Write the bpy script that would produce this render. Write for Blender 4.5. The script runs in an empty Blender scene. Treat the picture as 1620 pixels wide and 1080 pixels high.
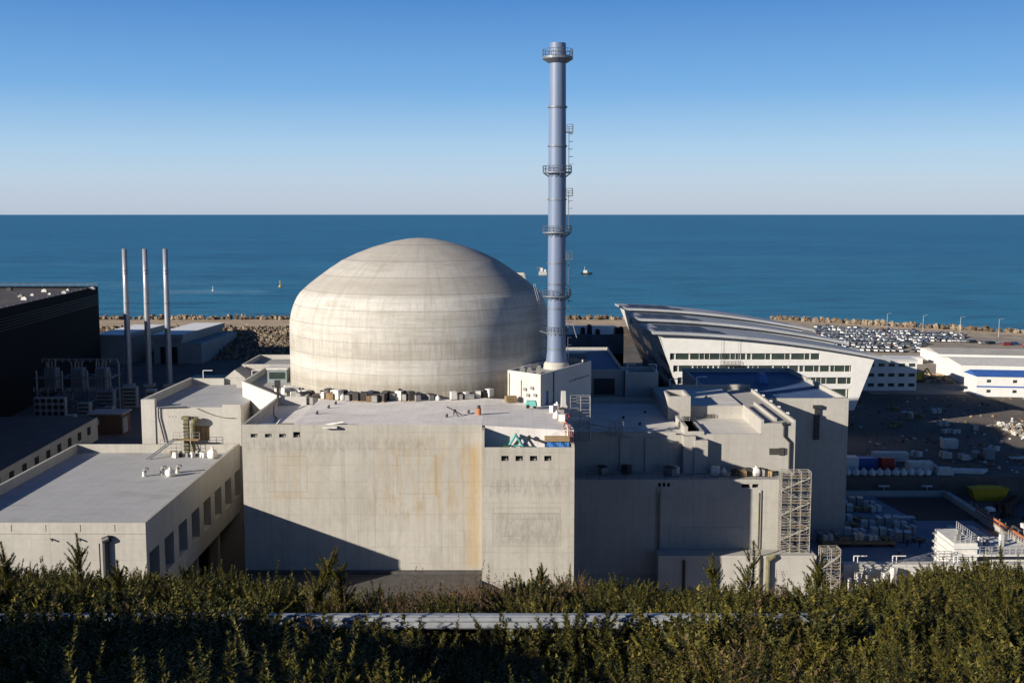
import bpy, math, random
import numpy as np
from mathutils import Vector
R = math.radians
random.seed(7)
S = bpy.context.scene
COL = S.collection

# ------------------------------------------------------------------ camera, sky, sun, exposure
cam = bpy.data.objects.new('camera', bpy.data.cameras.new('camera')); COL.objects.link(cam)
cam.data.lens = 40.0; cam.data.sensor_width = 36.0
cam.data.clip_start = 0.5; cam.data.clip_end = 200000
cam.location = (0, 0, 70); cam.rotation_euler = (R(90 - 6.40), 0, 0)
S.camera = cam
SUN = Vector((-33.7, -22.5, 12.4)).normalized()          # direction towards the sun
EL = math.asin(SUN.z); AZ = math.atan2(SUN.x, SUN.y)
w = bpy.data.worlds.new('World'); S.world = w; w.use_nodes = True
nt = w.node_tree; bg = nt.nodes['Background']
sky = nt.nodes.new('ShaderNodeTexSky'); sky.sky_type = 'NISHITA'; sky.sun_disc = False
sky.sun_elevation = EL; sky.sun_rotation = AZ % (2 * math.pi)
sky.altitude = 80; sky.air_density = 1.0; sky.dust_density = 0.6; sky.ozone_density = 3.0
# the physical sky, graded towards the clear winter blue of the photograph by elevation
tc = nt.nodes.new('ShaderNodeTexCoord'); sx = nt.nodes.new('ShaderNodeSeparateXYZ'); nt.links.new(tc.outputs['Generated'], sx.inputs[0])
cr = nt.nodes.new('ShaderNodeValToRGB'); nt.links.new(sx.outputs[2], cr.inputs[0])
STOPS = [(0.0, (.44, .52, .635)), (.010, (.47, .54, .645)), (.030, (.45, .575, .71)), (.055, (.37, .555, .75)), (.105, (.165, .385, .70)), (.19, (.05, .20, .54)), (.32, (.017, .082, .28)), (.55, (.008, .038, .14)), (1.0, (.005, .022, .085))]
el = cr.color_ramp.elements
while len(el) < len(STOPS): el.new(.5)
for e_, (p_, c_) in zip(el, STOPS): e_.position = p_; e_.color = (*c_, 1)
gn = nt.nodes.new('ShaderNodeMix'); gn.data_type = 'RGBA'; gn.blend_type = 'MULTIPLY'; gn.inputs[0].default_value = 1
nt.links.new(cr.outputs[0], gn.inputs[6]); gn.inputs[7].default_value = (6.9, 6.9, 6.9, 1)
mxs = nt.nodes.new('ShaderNodeMix'); mxs.data_type = 'RGBA'; mxs.inputs[0].default_value = .93
nt.links.new(sky.outputs[0], mxs.inputs[6]); nt.links.new(gn.outputs[2], mxs.inputs[7])
nt.links.new(mxs.outputs[2], bg.inputs[0]); bg.inputs[1].default_value = 0.1
sl = bpy.data.lights.new('sun', 'SUN'); sl.energy = 5.0; sl.angle = R(0.5); sl.color = (1.0, 0.915, 0.79)
so = bpy.data.objects.new('sun', sl); COL.objects.link(so)
so.rotation_euler = (-SUN).to_track_quat('-Z', 'Y').to_euler(); so.location = (-200, -150, 200)
S.view_settings.view_transform = 'Standard'; S.view_settings.look = 'None'
S.view_settings.exposure = 0.68; S.view_settings.gamma = 1.0

# ------------------------------------------------------------------ materials
MATS = {}
def newmat(name):
    m = bpy.data.materials.new(name); m.use_nodes = True
    n = m.node_tree; return m, n, n.nodes['Principled BSDF']
class NT:
    """small node helper"""
    def __init__(s, n): s.n = n
    def math(s, op, a, b=None, c=None, clamp=False):
        k = s.n.nodes.new('ShaderNodeMath'); k.operation = op; k.use_clamp = clamp
        for i, x in enumerate((a, b, c)):
            if x is None: continue
            if isinstance(x, (int, float)): k.inputs[i].default_value = x
            else: s.n.links.new(x, k.inputs[i])
        return k.outputs[0]
    def noise(s, vec, scale, detail=4, rough=.55, dist=0):
        k = s.n.nodes.new('ShaderNodeTexNoise'); k.inputs['Scale'].default_value = scale
        k.inputs['Detail'].default_value = detail; k.inputs['Roughness'].default_value = rough
        k.inputs['Distortion'].default_value = dist
        if vec is not None: s.n.links.new(vec, k.inputs['Vector'])
        return k.outputs['Fac']
    def comb(s, x, y, z=0.0):
        k = s.n.nodes.new('ShaderNodeCombineXYZ')
        for i, q in enumerate((x, y, z)):
            if isinstance(q, (int, float)): k.inputs[i].default_value = q
            else: s.n.links.new(q, k.inputs[i])
        return k.outputs[0]
    def sep(s, v):
        k = s.n.nodes.new('ShaderNodeSeparateXYZ'); s.n.links.new(v, k.inputs[0]); return k.outputs
    def rng(s, v, a, b, c, d):
        k = s.n.nodes.new('ShaderNodeMapRange'); k.clamp = True
        for i, x in enumerate((v, a, b, c, d)):
            if isinstance(x, (int, float)): k.inputs[i].default_value = x
            else: s.n.links.new(x, k.inputs[i])
        return k.outputs[0]
    def mix(s, f, a, b, mode='MIX'):
        k = s.n.nodes.new('ShaderNodeMix'); k.data_type = 'RGBA'; k.blend_type = mode
        for i, x in ((0, f), (6, a), (7, b)):
            if isinstance(x, (int, float)): k.inputs[i].default_value = x
            elif isinstance(x, tuple): k.inputs[i].default_value = (*x[:3], 1)
            else: s.n.links.new(x, k.inputs[i])
        return k.outputs[2]
    def obj(s):
        return s.n.nodes.new('ShaderNodeTexCoord').outputs['Object']
    def pos(s):
        return s.n.nodes.new('ShaderNodeNewGeometry').outputs['Position']
    def bump(s, h, strength, dist, bsdf):
        k = s.n.nodes.new('ShaderNodeBump'); k.inputs['Strength'].default_value = strength
        k.inputs['Distance'].default_value = dist
        s.n.links.new(h, k.inputs['Height']); s.n.links.new(k.outputs[0], bsdf.inputs['Normal'])
    def line(s, u, period, width):
        f = s.math('FRACT', s.math('DIVIDE', u, period))
        return s.math('LESS_THAN', f, width / period)
    def box(s, u, v, u0, u1, v0, v1, soft=.3):
        a = s.math('MULTIPLY', s.rng(u, u0 - soft, u0 + soft, 0, 1), s.rng(u, u1 - soft, u1 + soft, 1, 0))
        b = s.math('MULTIPLY', s.rng(v, v0 - soft, v0 + soft, 0, 1), s.rng(v, v1 - soft, v1 + soft, 1, 0))
        return s.math('MULTIPLY', a, b)

def mulc(c, k): return tuple(min(1, x * k) for x in c)
def concrete(name, col, pw=2.4, ph=2.7, streak=.35, stain=.3, line=.12, holes=True, extra=None):
    col = mulc(col, .77)
    m, n, b = newmat(name); t = NT(n)
    x, y, z = t.sep(t.pos())
    u = t.math('ADD', x, t.math('MULTIPLY', y, .83))
    uz = t.comb(u, z)
    blotch = t.noise(t.pos(), .09, 5, .6)
    fine = t.noise(t.pos(), 1.3, 6, .65)
    st = t.noise(t.comb(t.math('MULTIPLY', u, 1.1), t.math('MULTIPLY', z, .05)), 1.0, 4, .6)
    # one grey per shuttering panel
    wn = n.nodes.new('ShaderNodeTexWhiteNoise'); wn.noise_dimensions = '2D'
    n.links.new(t.comb(t.math('FLOOR', t.math('DIVIDE', u, pw)), t.math('FLOOR', t.math('DIVIDE', z, ph))), wn.inputs[0])
    c = t.mix(t.rng(blotch, .35, .7, 0, 1), mulc(col, .88), mulc(col, 1.06))
    c = t.mix(t.math('MULTIPLY', t.rng(st, .5, .75, 0, 1), streak), c, mulc((col[0], col[1] * .97, col[2] * .9), .62))
    c = t.mix(t.math('MULTIPLY', t.rng(fine, .35, .7, 0, 1), .35), c, mulc(col, .7))
    c = t.mix(t.math('MULTIPLY', wn.outputs[0], .16), c, mulc(col, .72))
    big = t.noise(t.comb(t.math('MULTIPLY', u, .3), t.math('MULTIPLY', z, .16)), 1.0, 6, .7, .6)
    c = t.mix(t.math('MULTIPLY', t.rng(big, .5, .72, 0, 1), stain), c, mulc((col[0], col[1] * .98, col[2] * .92), .66))
    s3 = t.noise(t.comb(t.math('MULTIPLY', u, 3.2), t.math('MULTIPLY', z, .035)), 1.0, 3, .5)
    c = t.mix(t.math('MULTIPLY', t.rng(s3, .58, .66, 0, .34), t.rng(t.noise(t.comb(t.math('MULTIPLY', u, .15), t.math('MULTIPLY', z, .2)), 1.0, 3), .4, .6, .1, 1)), c, mulc(col, .55))
    ln = t.math('MAXIMUM', t.line(u, pw, .07), t.line(z, ph, .08))
    ln = t.math('MULTIPLY', ln, t.rng(t.noise(uz, .35, 2), .35, .6, 0.15, 1))
    c = t.mix(t.math('MULTIPLY', ln, line * 2.2), c, mulc(col, .5))
    if extra: c = extra(t, c, u, x, y, z)
    n.links.new(c, b.inputs['Base Color']); b.inputs['Roughness'].default_value = .88
    b.inputs['Specular IOR Level'].default_value = .25
    h = t.math('SUBTRACT', fine, t.math('MULTIPLY', ln, .5))
    t.bump(h, .35, .06, b)
    MATS[name] = m; return m
def plain(name, col, rough=.6, metal=0, var=.25, scale=.6, spec=.4, bump=0):
    col = mulc(col, .78 if max(col) < .6 else .88)
    m, n, b = newmat(name); t = NT(n)
    f = t.noise(t.pos(), scale, 5, .6)
    c = t.mix(t.rng(f, .3, .72, 0, 1), mulc(col, 1 - var), mulc(col, 1 + var * .6))
    g = t.noise(t.pos(), scale * 9, 3, .6)
    c = t.mix(t.math('MULTIPLY', t.rng(g, .45, .75, 0, 1), var * .8), c, mulc(col, .55))
    n.links.new(c, b.inputs['Base Color']); b.inputs['Roughness'].default_value = rough
    b.inputs['Metallic'].default_value = metal; b.inputs['Specular IOR Level'].default_value = spec
    if name.startswith('roof_'):
        x, y, z = t.sep(t.pos()); w_ = t.math('MULTIPLY', t.noise(t.pos(), .6, 2), .5)
        sm = t.math('MAXIMUM', t.line(t.math('ADD', x, w_), 1.9, .09), t.line(t.math('ADD', y, w_), 9.0, .16))
        c = t.mix(t.math('MULTIPLY', sm, .28), c, mulc(col, .45))
        pd = t.noise(t.comb(t.math('MULTIPLY', x, .5), y), .16, 5, .6, .8)
        c = t.mix(t.rng(pd, .54, .66, 0, .38), c, mulc((col[0], col[1] * .97, col[2] * .92), .6))
        n.links.new(c, b.inputs['Base Color'])
    if bump: t.bump(g, bump, .1, b)
    MATS[name] = m; return m

CONC = (.56, .53, .47)
def main_marks(t, c, u, x, y, z):
    # rust run-off and shuttering outlines cast into the front wall (one strip adds bounced sun)
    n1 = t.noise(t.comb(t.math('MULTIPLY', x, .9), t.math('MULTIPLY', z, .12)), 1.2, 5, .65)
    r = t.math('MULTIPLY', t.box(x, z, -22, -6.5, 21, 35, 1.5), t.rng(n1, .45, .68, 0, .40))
    r = t.math('MAXIMUM', r, t.math('MULTIPLY', t.box(x, z, -7.2, -5.2, 13, 33, .8), t.rng(n1, .3, .6, .25, .65)))  # yellow strip beside the bay: rust and bounced sunlight put into the colour
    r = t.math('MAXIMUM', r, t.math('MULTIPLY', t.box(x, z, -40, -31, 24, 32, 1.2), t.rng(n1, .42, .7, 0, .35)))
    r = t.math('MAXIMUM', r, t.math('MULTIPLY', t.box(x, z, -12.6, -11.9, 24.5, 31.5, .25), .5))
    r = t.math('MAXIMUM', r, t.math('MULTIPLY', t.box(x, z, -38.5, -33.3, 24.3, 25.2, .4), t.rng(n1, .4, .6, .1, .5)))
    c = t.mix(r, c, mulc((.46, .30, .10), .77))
    # grey weathered bands under the roof edge
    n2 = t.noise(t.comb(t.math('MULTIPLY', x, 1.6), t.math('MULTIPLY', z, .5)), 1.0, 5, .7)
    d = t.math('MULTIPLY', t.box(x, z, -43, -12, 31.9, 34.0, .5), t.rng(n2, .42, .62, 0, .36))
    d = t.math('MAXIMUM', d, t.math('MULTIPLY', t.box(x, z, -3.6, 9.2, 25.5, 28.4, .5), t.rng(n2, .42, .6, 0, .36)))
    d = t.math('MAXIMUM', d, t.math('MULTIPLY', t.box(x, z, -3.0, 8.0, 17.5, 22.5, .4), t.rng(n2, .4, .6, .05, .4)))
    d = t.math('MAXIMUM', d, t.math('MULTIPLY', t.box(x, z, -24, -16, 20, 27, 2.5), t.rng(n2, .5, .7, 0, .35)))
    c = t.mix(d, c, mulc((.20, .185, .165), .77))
    for (a0, a1, b0, b1) in ((-39.5, -33, 25.3, 31.3), (-18.6, -12.2, 25, 31.4), (-3.1, 7.8, 17.2, 22.6), (-3.1, 7.8, 22.6, 23.6)):
        o = t.math('SUBTRACT', t.box(x, z, a0, a1, b0, b1, .05), t.box(x, z, a0 + .14, a1 - .14, b0 + .14, b1 - .14, .05))
        c = t.mix(t.math('MULTIPLY', o, .35), c, (.2, .17, .12))
    return c
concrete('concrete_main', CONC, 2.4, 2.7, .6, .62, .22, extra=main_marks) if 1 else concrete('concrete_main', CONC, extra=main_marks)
concrete('concrete_right', (.55, .525, .475), 2.5, 2.8, .45, .4)
concrete('concrete_left', (.56, .535, .48), 2.6, 3.0, .45, .4)
concrete('concrete_plain', (.60, .575, .525), 3.4, 3.4, .35, .3, .1)
concrete('concrete_white', (.70, .67, .62), 3.2, 5, .15, .12, .06)
plain('roof_membrane', (.50, .50, .50), .8, 0, .07, .25)
plain('roof_white', (.78, .74, .71), .85, 0, .16, .22)
plain('roof_tan', (.68, .65, .59), .85, 0, .12, .25)
plain('roof_grey', (.46, .445, .42), .85, 0, .16, .25)
plain('roof_bright', (.86, .86, .85), .6, 0, .05)
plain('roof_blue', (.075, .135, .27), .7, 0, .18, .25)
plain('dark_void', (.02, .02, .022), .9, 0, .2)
plain('dark_metal', (.05, .053, .06), .5, .3, .2)
plain('galv', (.50, .50, .50), .45, .5, .25, 1.2)
plain('white_paint', (.70, .69, .665), .5, 0, .08)
plain('dirty_white', (.66, .64, .60), .7, 0, .22, .8)
plain('fabric_white', (.74, .72, .68), .9, 0, .15, 1.5)
plain('grey_box', (.30, .29, .28), .7, 0, .3, .8)
plain('dark_box', (.07, .065, .06), .8, 0, .3, .8)
plain('wood', (.36, .25, .13), .8, 0, .3, 1.2)
plain('brown_panel', (.16, .085, .05), .7, 0, .2, .8)
plain('orange', (.50, .17, .06), .6, 0, .15)
plain('red', (.55, .04, .03), .5, 0, .2)
plain('blue_paint', (.05, .14, .45), .5, 0, .15)
plain('blue_tarp', (.05, .19, .50), .5, 0, .25, 1.0, .5, .4)
plain('teal', (.12, .42, .38), .55, 0, .25)
plain('green_dark', (.03, .10, .08), .6, 0, .25)
plain('yellow', (.62, .40, .02), .55, 0, .15)
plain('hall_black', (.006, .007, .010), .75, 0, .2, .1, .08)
plain('hall_roof', (.11, .09, .08), .8, 0, .35, .12)
plain('pale_steel', (.20, .23, .27), .5, .3, .3, .5)
plain('shed_wall', (.27, .32, .33), .6, 0, .15, .2)
plain('rust_steel', (.20, .075, .035), .85, .1, .35, .8)
plain('skin', (.5, .3, .22), .6)
plain('cloth_dark', (.03, .035, .05), .9)
plain('hi_vis', (.85, .16, .04), .7)
plain('rock', (.34, .275, .20), .95, 0, .45, .25, .2, .6)
plain('rock_dark', (.20, .155, .11), .95, 0, .5, .3, .2, .6)
plain('rail_zinc', (.46, .49, .53), .45, .35, .2, 2.0)
plain('moss_metal', (.22, .20, .11), .85, 0, .5, 1.2)
plain('tyre', (.02, .02, .02), .9)
plain('tan_strip', (.56, .43, .29), .95, 0, .3, .08)
plain('dark_sheet', (.10, .092, .085), .8, 0, .3, .8)
plain('scaffold_tube', (.36, .335, .29), .7, 0, .3, 1.0)
plain('gravel_lot', (.36, .31, .25), .95, 0, .3, .15)
plain('paving', (.17, .175, .185), .85, 0, .35, .12)
plain('deck_slab', (.25, .29, .36), .85, 0, .22, .15)
plain('brown_slab', (.12, .075, .05), .9, 0, .2, .2)
plain('stem_brown', (.06, .042, .022), .9, 0, .3, 6)
plain('solar', (.03, .045, .085), .6, 0, .15, .5)  # dark blue that paints the cast shadow on the office roofs

def glassmat(name, col, rough=.12):
    m, n, b = newmat(name); t = NT(n)
    f = t.noise(t.pos(), .5, 2)
    n.links.new(t.mix(f, mulc(col, .6), mulc(col, 1.5)), b.inputs['Base Color'])
    b.inputs['Roughness'].default_value = rough; b.inputs['Specular IOR Level'].default_value = .7
    MATS[name] = m
glassmat('glass_dark', (.03, .045, .04))
glassmat('car_glass', (.015, .018, .022))
def carpaint(name, col):
    col = mulc(col, .86)
    m, n, b = newmat(name); b.inputs['Base Color'].default_value = (*col, 1)
    b.inputs['Roughness'].default_value = .35; b.inputs['Coat Weight'].default_value = .5
    t = NT(n); g = t.noise(t.pos(), 2.0, 3)
    n.links.new(t.mix(g, mulc(col, .82), mulc(col, 1.1)), b.inputs['Base Color']); MATS[name] = m
for nm, c in (('car_white', (.74, .74, .73)), ('car_silver', (.42, .43, .44)), ('car_black', (.02, .02, .024)),
              ('car_blue', (.03, .06, .17)), ('car_red', (.38, .03, .025)), ('car_grey', (.12, .125, .13))): carpaint(nm, c)

def dome_mat():
    m, n, b = newmat('concrete_dome'); t = NT(n)
    x, y, z = t.sep(t.obj())
    ang = t.math('MULTIPLY', t.math('ARCTAN2', y, x), 26.5)
    col = mulc((.60, .575, .525), .79)
    st = t.noise(t.comb(t.math('MULTIPLY', ang, .9), t.math('MULTIPLY', z, .10)), 1.0, 5, .65, .3)
    big = t.noise(t.comb(t.math('MULTIPLY', ang, .09), t.math('MULTIPLY', z, .40)), 1.0, 5, .65)
    hor = t.noise(t.comb(t.math('MULTIPLY', ang, .10), t.math('MULTIPLY', z, 1.1)), 1.0, 5, .7)
    fine = t.noise(t.obj(), 1.4, 6, .65)
    wn = n.nodes.new('ShaderNodeTexWhiteNoise'); wn.noise_dimensions = '1D'
    n.links.new(t.math('FLOOR', t.math('DIVIDE', z, 2.9)), wn.inputs['W'])
    c = t.mix(t.math('MULTIPLY', wn.outputs[0], .62), mulc(col, 1.06), mulc((col[0], col[1] * .975, col[2] * .93), .8))
    c = t.mix(t.rng(st, .48, .68, 0, .45), c, mulc((col[0], col[1] * .97, col[2] * .9), .52))
    c = t.mix(t.rng(hor, .48, .66, 0, .55), c, mulc(col, .66))
    c = t.mix(t.rng(big, .50, .66, 0, .42), c, mulc((.34, .30, .235), .77))
    pale = t.math('MULTIPLY', t.box(ang, z, -400, 400, 39, 54, 1.5), t.rng(big, .3, .52, .45, 0))
    c = t.mix(pale, c, mulc((.68, .65, .60), .77))
    low = t.math('MULTIPLY', t.rng(z, 38.5, 41, 1, 0), t.rng(st, .4, .6, .15, .6))
    c = t.mix(low, c, mulc((.34, .295, .215), .77))
    sv = t.noise(t.comb(t.math('MULTIPLY', ang, 1.7), t.math('MULTIPLY', z, .16)), 1.0, 5, .7)
    bd = t.math('MAXIMUM', t.math('MULTIPLY', t.box(ang, z, -400, 400, 43.2, 47.4, .5), t.rng(sv, .40, .62, .05, .5)), t.math('MULTIPLY', t.box(ang, z, -400, 400, 34, 38.9, .4), t.rng(sv, .38, .6, .15, .6)))
    c = t.mix(bd, c, mulc((.30, .265, .205), .78))
    sg = t.math('MULTIPLY', t.box(ang, z, -400, 400, 48.5, 54.3, .6), t.rng(sv, .50, .62, 0, .35))
    c = t.mix(sg, c, mulc((.38, .345, .30), .78))
    c = t.mix(t.math('MULTIPLY', t.line(z, 1.45, .09), .34), c, mulc(col, .55))
    c = t.mix(t.rng(z, 54.4, 54.9, 0, .34), c, mulc((.37, .335, .29), .77))           # upper cap is browner
    c = t.mix(t.rng(z, 60.6, 60.9, 0, .18), c, mulc((.50, .45, .39), .77))
    lh = t.line(z, 2.9, .11); lv = t.line(ang, 2.08, .09)
    lv = t.math('MULTIPLY', lv, t.rng(t.noise(t.comb(t.math('MULTIPLY', ang, .3), t.math('MULTIPLY', z, .2)), 1, 2), .4, .6, 0, 1))
    c = t.mix(t.math('MULTIPLY', lh, .6), c, mulc(col, .42))
    c = t.mix(t.math('MULTIPLY', lv, .30), c, mulc(col, .5))
    c = t.mix(t.math('MULTIPLY', t.rng(fine, .4, .7, 0, 1), .3), c, mulc(col, .68))
    n.links.new(c, b.inputs['Base Color']); b.inputs['Roughness'].default_value = .8
    b.inputs['Specular IOR Level'].default_value = .3
    t.bump(t.math('SUBTRACT', fine, t.math('MULTIPLY', lh, .6)), .3, .08, b)
    MATS['concrete_dome'] = m
dome_mat()
def stack_mat():
    m, n, b = newmat('stack_paint'); t = NT(n)
    x, y, z = t.sep(t.pos())
    st = t.noise(t.comb(t.math('MULTIPLY', x, 2.5), y, t.math('MULTIPLY', z, .1)), 1.0, 4)
    c = t.mix(t.rng(st, .4, .7, 0, .5), (.130, .172, .265), (.092, .125, .205))
    c = t.mix(t.math('MULTIPLY', t.line(z, 3.0, .06), .35), c, (.12, .15, .25))
    n.links.new(c, b.inputs['Base Color']); b.inputs['Roughness'].default_value = .5
    MATS['stack_paint'] = m
stack_mat()
def sea_mat():
    m, n, b = newmat('sea_water'); t = NT(n)
    p = t.pos(); x, y, z = t.sep(p)
    sc = t.comb(t.math('MULTIPLY', x, .35), y)
    patch = t.noise(t.comb(t.math('MULTIPLY', x, .0011), t.math('MULTIPLY', y, .004)), 1.0, 6, .6)
    rip = t.noise(sc, .035, 8, .62)
    c = t.mix(t.rng(patch, .35, .68, 0, 1), (.009, .112, .225), (.020, .170, .295))
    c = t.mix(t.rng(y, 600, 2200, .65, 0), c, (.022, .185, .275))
    c = t.mix(t.rng(rip, .47, .62, 0, .7), c, (.005, .066, .125))
    f1 = t.noise(t.comb(t.math('MULTIPLY', x, .02), t.math('MULTIPLY', y, .09)), 1.0, 7, .7)
    slick = t.noise(t.comb(t.math('MULTIPLY', x, .0006), t.math('MULTIPLY', y, .012)), 1.0, 6, .7, .4)
    c = t.mix(t.rng(slick, .50, .66, 0, .45), c, (.05, .20, .30))
    foam = t.math('MULTIPLY', t.box(x, y, -345, -250, 1105, 1150, 16), t.rng(f1, .4, .62, 0, .5))
    foam = t.math('MAXIMUM', foam, t.math('MULTIPLY', t.box(x, y, -480, -330, 1150, 1330, 60), t.rng(f1, .52, .66, 0, .38)))
    foam = t.math('MAXIMUM', foam, t.math('MULTIPLY', t.box(x, y, -470, -240, 760, 900, 60), t.rng(f1, .55, .68, 0, .22)))
    c = t.mix(foam, c, (.42, .52, .56))
    n.links.new(c, b.inputs['Base Color']); b.inputs['Roughness'].default_value = .38
    b.inputs['IOR'].default_value = 1.33; b.inputs['Specular IOR Level'].default_value = .30
    h = t.math('ADD', rip, t.math('MULTIPLY', t.noise(p, .25, 6, .65), .35))
    t.bump(h, .9, 2.5, b); MATS['sea_water'] = m
sea_mat()
def ground_mat():
    m, n, b = newmat('yard_earth'); t = NT(n)
    f = t.noise(t.pos(), .03, 7, .62); g = t.noise(t.pos(), .4, 6, .65)
    c = t.mix(t.rng(f, .36, .66, 0, 1), (.070, .060, .052), (.165, .13, .10))
    c = t.mix(t.rng(g, .45, .7, 0, .6), c, (.06, .055, .05))
    n.links.new(c, b.inputs['Base Color']); b.inputs['Roughness'].default_value = .95
    t.bump(g, .6, .4, b); MATS['yard_earth'] = m
ground_mat()
def foliage(name, c0, c1, c2):
    m, n, b = newmat(name); t = NT(n)
    gi = n.nodes.new('ShaderNodeNewGeometry')
    f = t.noise(gi.outputs['Position'], 1.1, 4, .6); bg_ = t.noise(gi.outputs['Position'], .28, 3, .6)
    c = t.mix(t.rng(f, .35, .65, 0, 1), c0, c1)
    c = t.mix(t.rng(bg_, .50, .64, 0, .65), c, mulc(c0, .6))
    c = t.mix(t.rng(bg_, .48, .32, 0, .45), c, (c1[0] * 1.25, c1[1] * .95, c1[2] * 1.1))
    c = t.mix(t.rng(gi.outputs['Random Per Island'], .55, 1, 0, .8), c, c2)
    n.links.new(c, b.inputs['Base Color']); b.inputs['Roughness'].default_value = .6
    b.inputs['Specular IOR Level'].default_value = .25
    tr = n.nodes.new('ShaderNodeBsdfTranslucent'); n.links.new(c, tr.inputs[0])
    mx = n.nodes.new('ShaderNodeMixShader'); mx.inputs[0].default_value = .12
    n.links.new(b.outputs[0], mx.inputs[1]); n.links.new(tr.outputs[0], mx.inputs[2])
    n.links.new(mx.outputs[0], n.nodes['Material Output'].inputs[0]); MATS[name] = m
foliage('gorse', (.026, .033, .008), (.090, .086, .016), (.19, .150, .028))
foliage('gorse_brown', (.09, .055, .028), (.15, .095, .045), (.20, .14, .07))
plain('hill_soil', (.035, .03, .018), .95, 0, .4, .8)

# ------------------------------------------------------------------ mesh builder and scene helpers
LOC = {}
class MB:
    def __init__(s): s.v = []; s.f = []; s.mi = []; s.cuts = []
    def add(s, vs, fs, mi=0):
        k = len(s.v); s.cuts.append((k, len(s.f))); s.v += [tuple(p) for p in vs]
        for q in fs: s.f.append([i + k for i in q]); s.mi.append(mi)
        return s
    def box(s, x0, x1, y0, y1, z0, z1, mi=0):
        return s.add([(x, y, z) for z in (z0, z1) for y in (y0, y1) for x in (x0, x1)],
                     [(0, 2, 3, 1), (4, 5, 7, 6), (0, 1, 5, 4), (1, 3, 7, 5), (3, 2, 6, 7), (2, 0, 4, 6)], mi)
    def obox(s, cx, cy, z0, z1, lx, ly, ang=0, mi=0, top=1.0):
        ca, sa = math.cos(ang), math.sin(ang); vs = []
        for z, k in ((z0, 1), (z1, top)):
            for (a, b_) in ((-1, -1), (1, -1), (1, 1), (-1, 1)):
                px, py = a * lx / 2 * k, b_ * ly / 2 * k
                vs.append((cx + px * ca - py * sa, cy + px * sa + py * ca, z))
        return s.add(vs, [(3, 2, 1, 0), (4, 5, 6, 7), (0, 1, 5, 4), (1, 2, 6, 5), (2, 3, 7, 6), (3, 0, 4, 7)], mi)
    def prism(s, poly, z0, z1, top=True, bottom=True, skip=(), mi=0):
        n = len(poly); vs = [(x, y, z0) for x, y in poly] + [(x, y, z1) for x, y in poly]
        fs = [(i, (i + 1) % n, n + (i + 1) % n, n + i) for i in range(n) if i not in skip]
        if top: fs.append(tuple(range(n, 2 * n)))
        if bottom: fs.append(tuple(range(n - 1, -1, -1)))
        return s.add(vs, fs, mi)
    def bar(s, p, q, r, n=6, r2=None, mi=0, caps=True):
        p, q = Vector(p), Vector(q); d = (q - p)
        if d.length < 1e-6: return s
        d.normalize(); a = d.orthogonal().normalized(); b_ = d.cross(a); r2 = r if r2 is None else r2
        vs = []
        for c, rr in ((p, r), (q, r2)):
            for i in range(n):
                t = 2 * math.pi * (i + .5) / n; vs.append(c + a * (rr * math.cos(t)) + b_ * (rr * math.sin(t)))
        fs = [(i, (i + 1) % n, n + (i + 1) % n, n + i) for i in range(n)]
        if caps: fs += [tuple(range(n - 1, -1, -1)), tuple(range(n, 2 * n))]
        return s.add(vs, fs, mi)
    def tube(s, pts, r, n=6, mi=0):
        for a, b_ in zip(pts, pts[1:]): s.bar(a, b_, r, n, mi=mi)
        return s
    def lathe(s, cx, cy, prof, n=48, mi=0):
        vs = []; m = len(prof)
        for i in range(n):
            t = 2 * math.pi * i / n
            for r, z in prof: vs.append((cx + r * math.cos(t), cy + r * math.sin(t), z))
        fs = []
        for i in range(n):
            j = (i + 1) % n
            for k in range(m - 1):
                fs.append((i * m + k, j * m + k, j * m + k + 1, i * m + k + 1))
        return s.add(vs, fs, mi)
    def each(s, name, mat, parent, label=None):
        """every added piece becomes a part of its own"""
        ends = s.cuts[1:] + [(len(s.v), len(s.f))]
        for (v0, f0), (v1, f1) in zip(s.cuts, ends):
            m_ = MB(); m_.v = s.v[v0:v1]; m_.f = [[i - v0 for i in q] for q in s.f[f0:f1]]; m_.mi = s.mi[f0:f1]
            m_.build(name, mat, parent, label)
    def build(s, name, mat, parent=None, label=None, smooth=False, at=None):
        org = LOC[parent.name] if parent is not None else Vector(at if at else (0, 0, 0))
        me = bpy.data.meshes.new(name)
        me.from_pydata([(x - org.x, y - org.y, z - org.z) for x, y, z in s.v], [], s.f)
        for mm in (mat if isinstance(mat, (list, tuple)) else [mat]): me.materials.append(MATS[mm])
        if any(s.mi): me.polygons.foreach_set('material_index', s.mi)
        if smooth: me.polygons.foreach_set('use_smooth', [True] * len(me.polygons))
        me.update()
        o = bpy.data.objects.new(name, me); COL.objects.link(o)
        if parent is not None: o.parent = parent
        else: o.location = org
        LOC[o.name] = org
        if label: o['label'] = label
        return o
def tag(o, label, cat, group=None):
    o['label'] = label; o['category'] = cat
    if group: o['group'] = group
    return o
def thing(name, label, cat, loc, group=None):
    o = bpy.data.objects.new(name, None); COL.objects.link(o); o.location = loc; o.empty_display_size = .5
    LOC[o.name] = Vector(loc); return tag(o, label, cat, group)
def dup(o, loc, rz=None, label=None, scale=None):
    c = o.copy(); COL.objects.link(c); c.location = loc
    if rz is not None: c.rotation_euler = (0, 0, rz)
    if scale is not None: c.scale = (scale,) * 3 if isinstance(scale, (int, float)) else scale
    if label: c['label'] = label
    for ch in o.children:
        d = ch.copy(); COL.objects.link(d); d.parent = c
        for g in ch.children:
            e = g.copy(); COL.objects.link(e); e.parent = d
    return c
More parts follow.
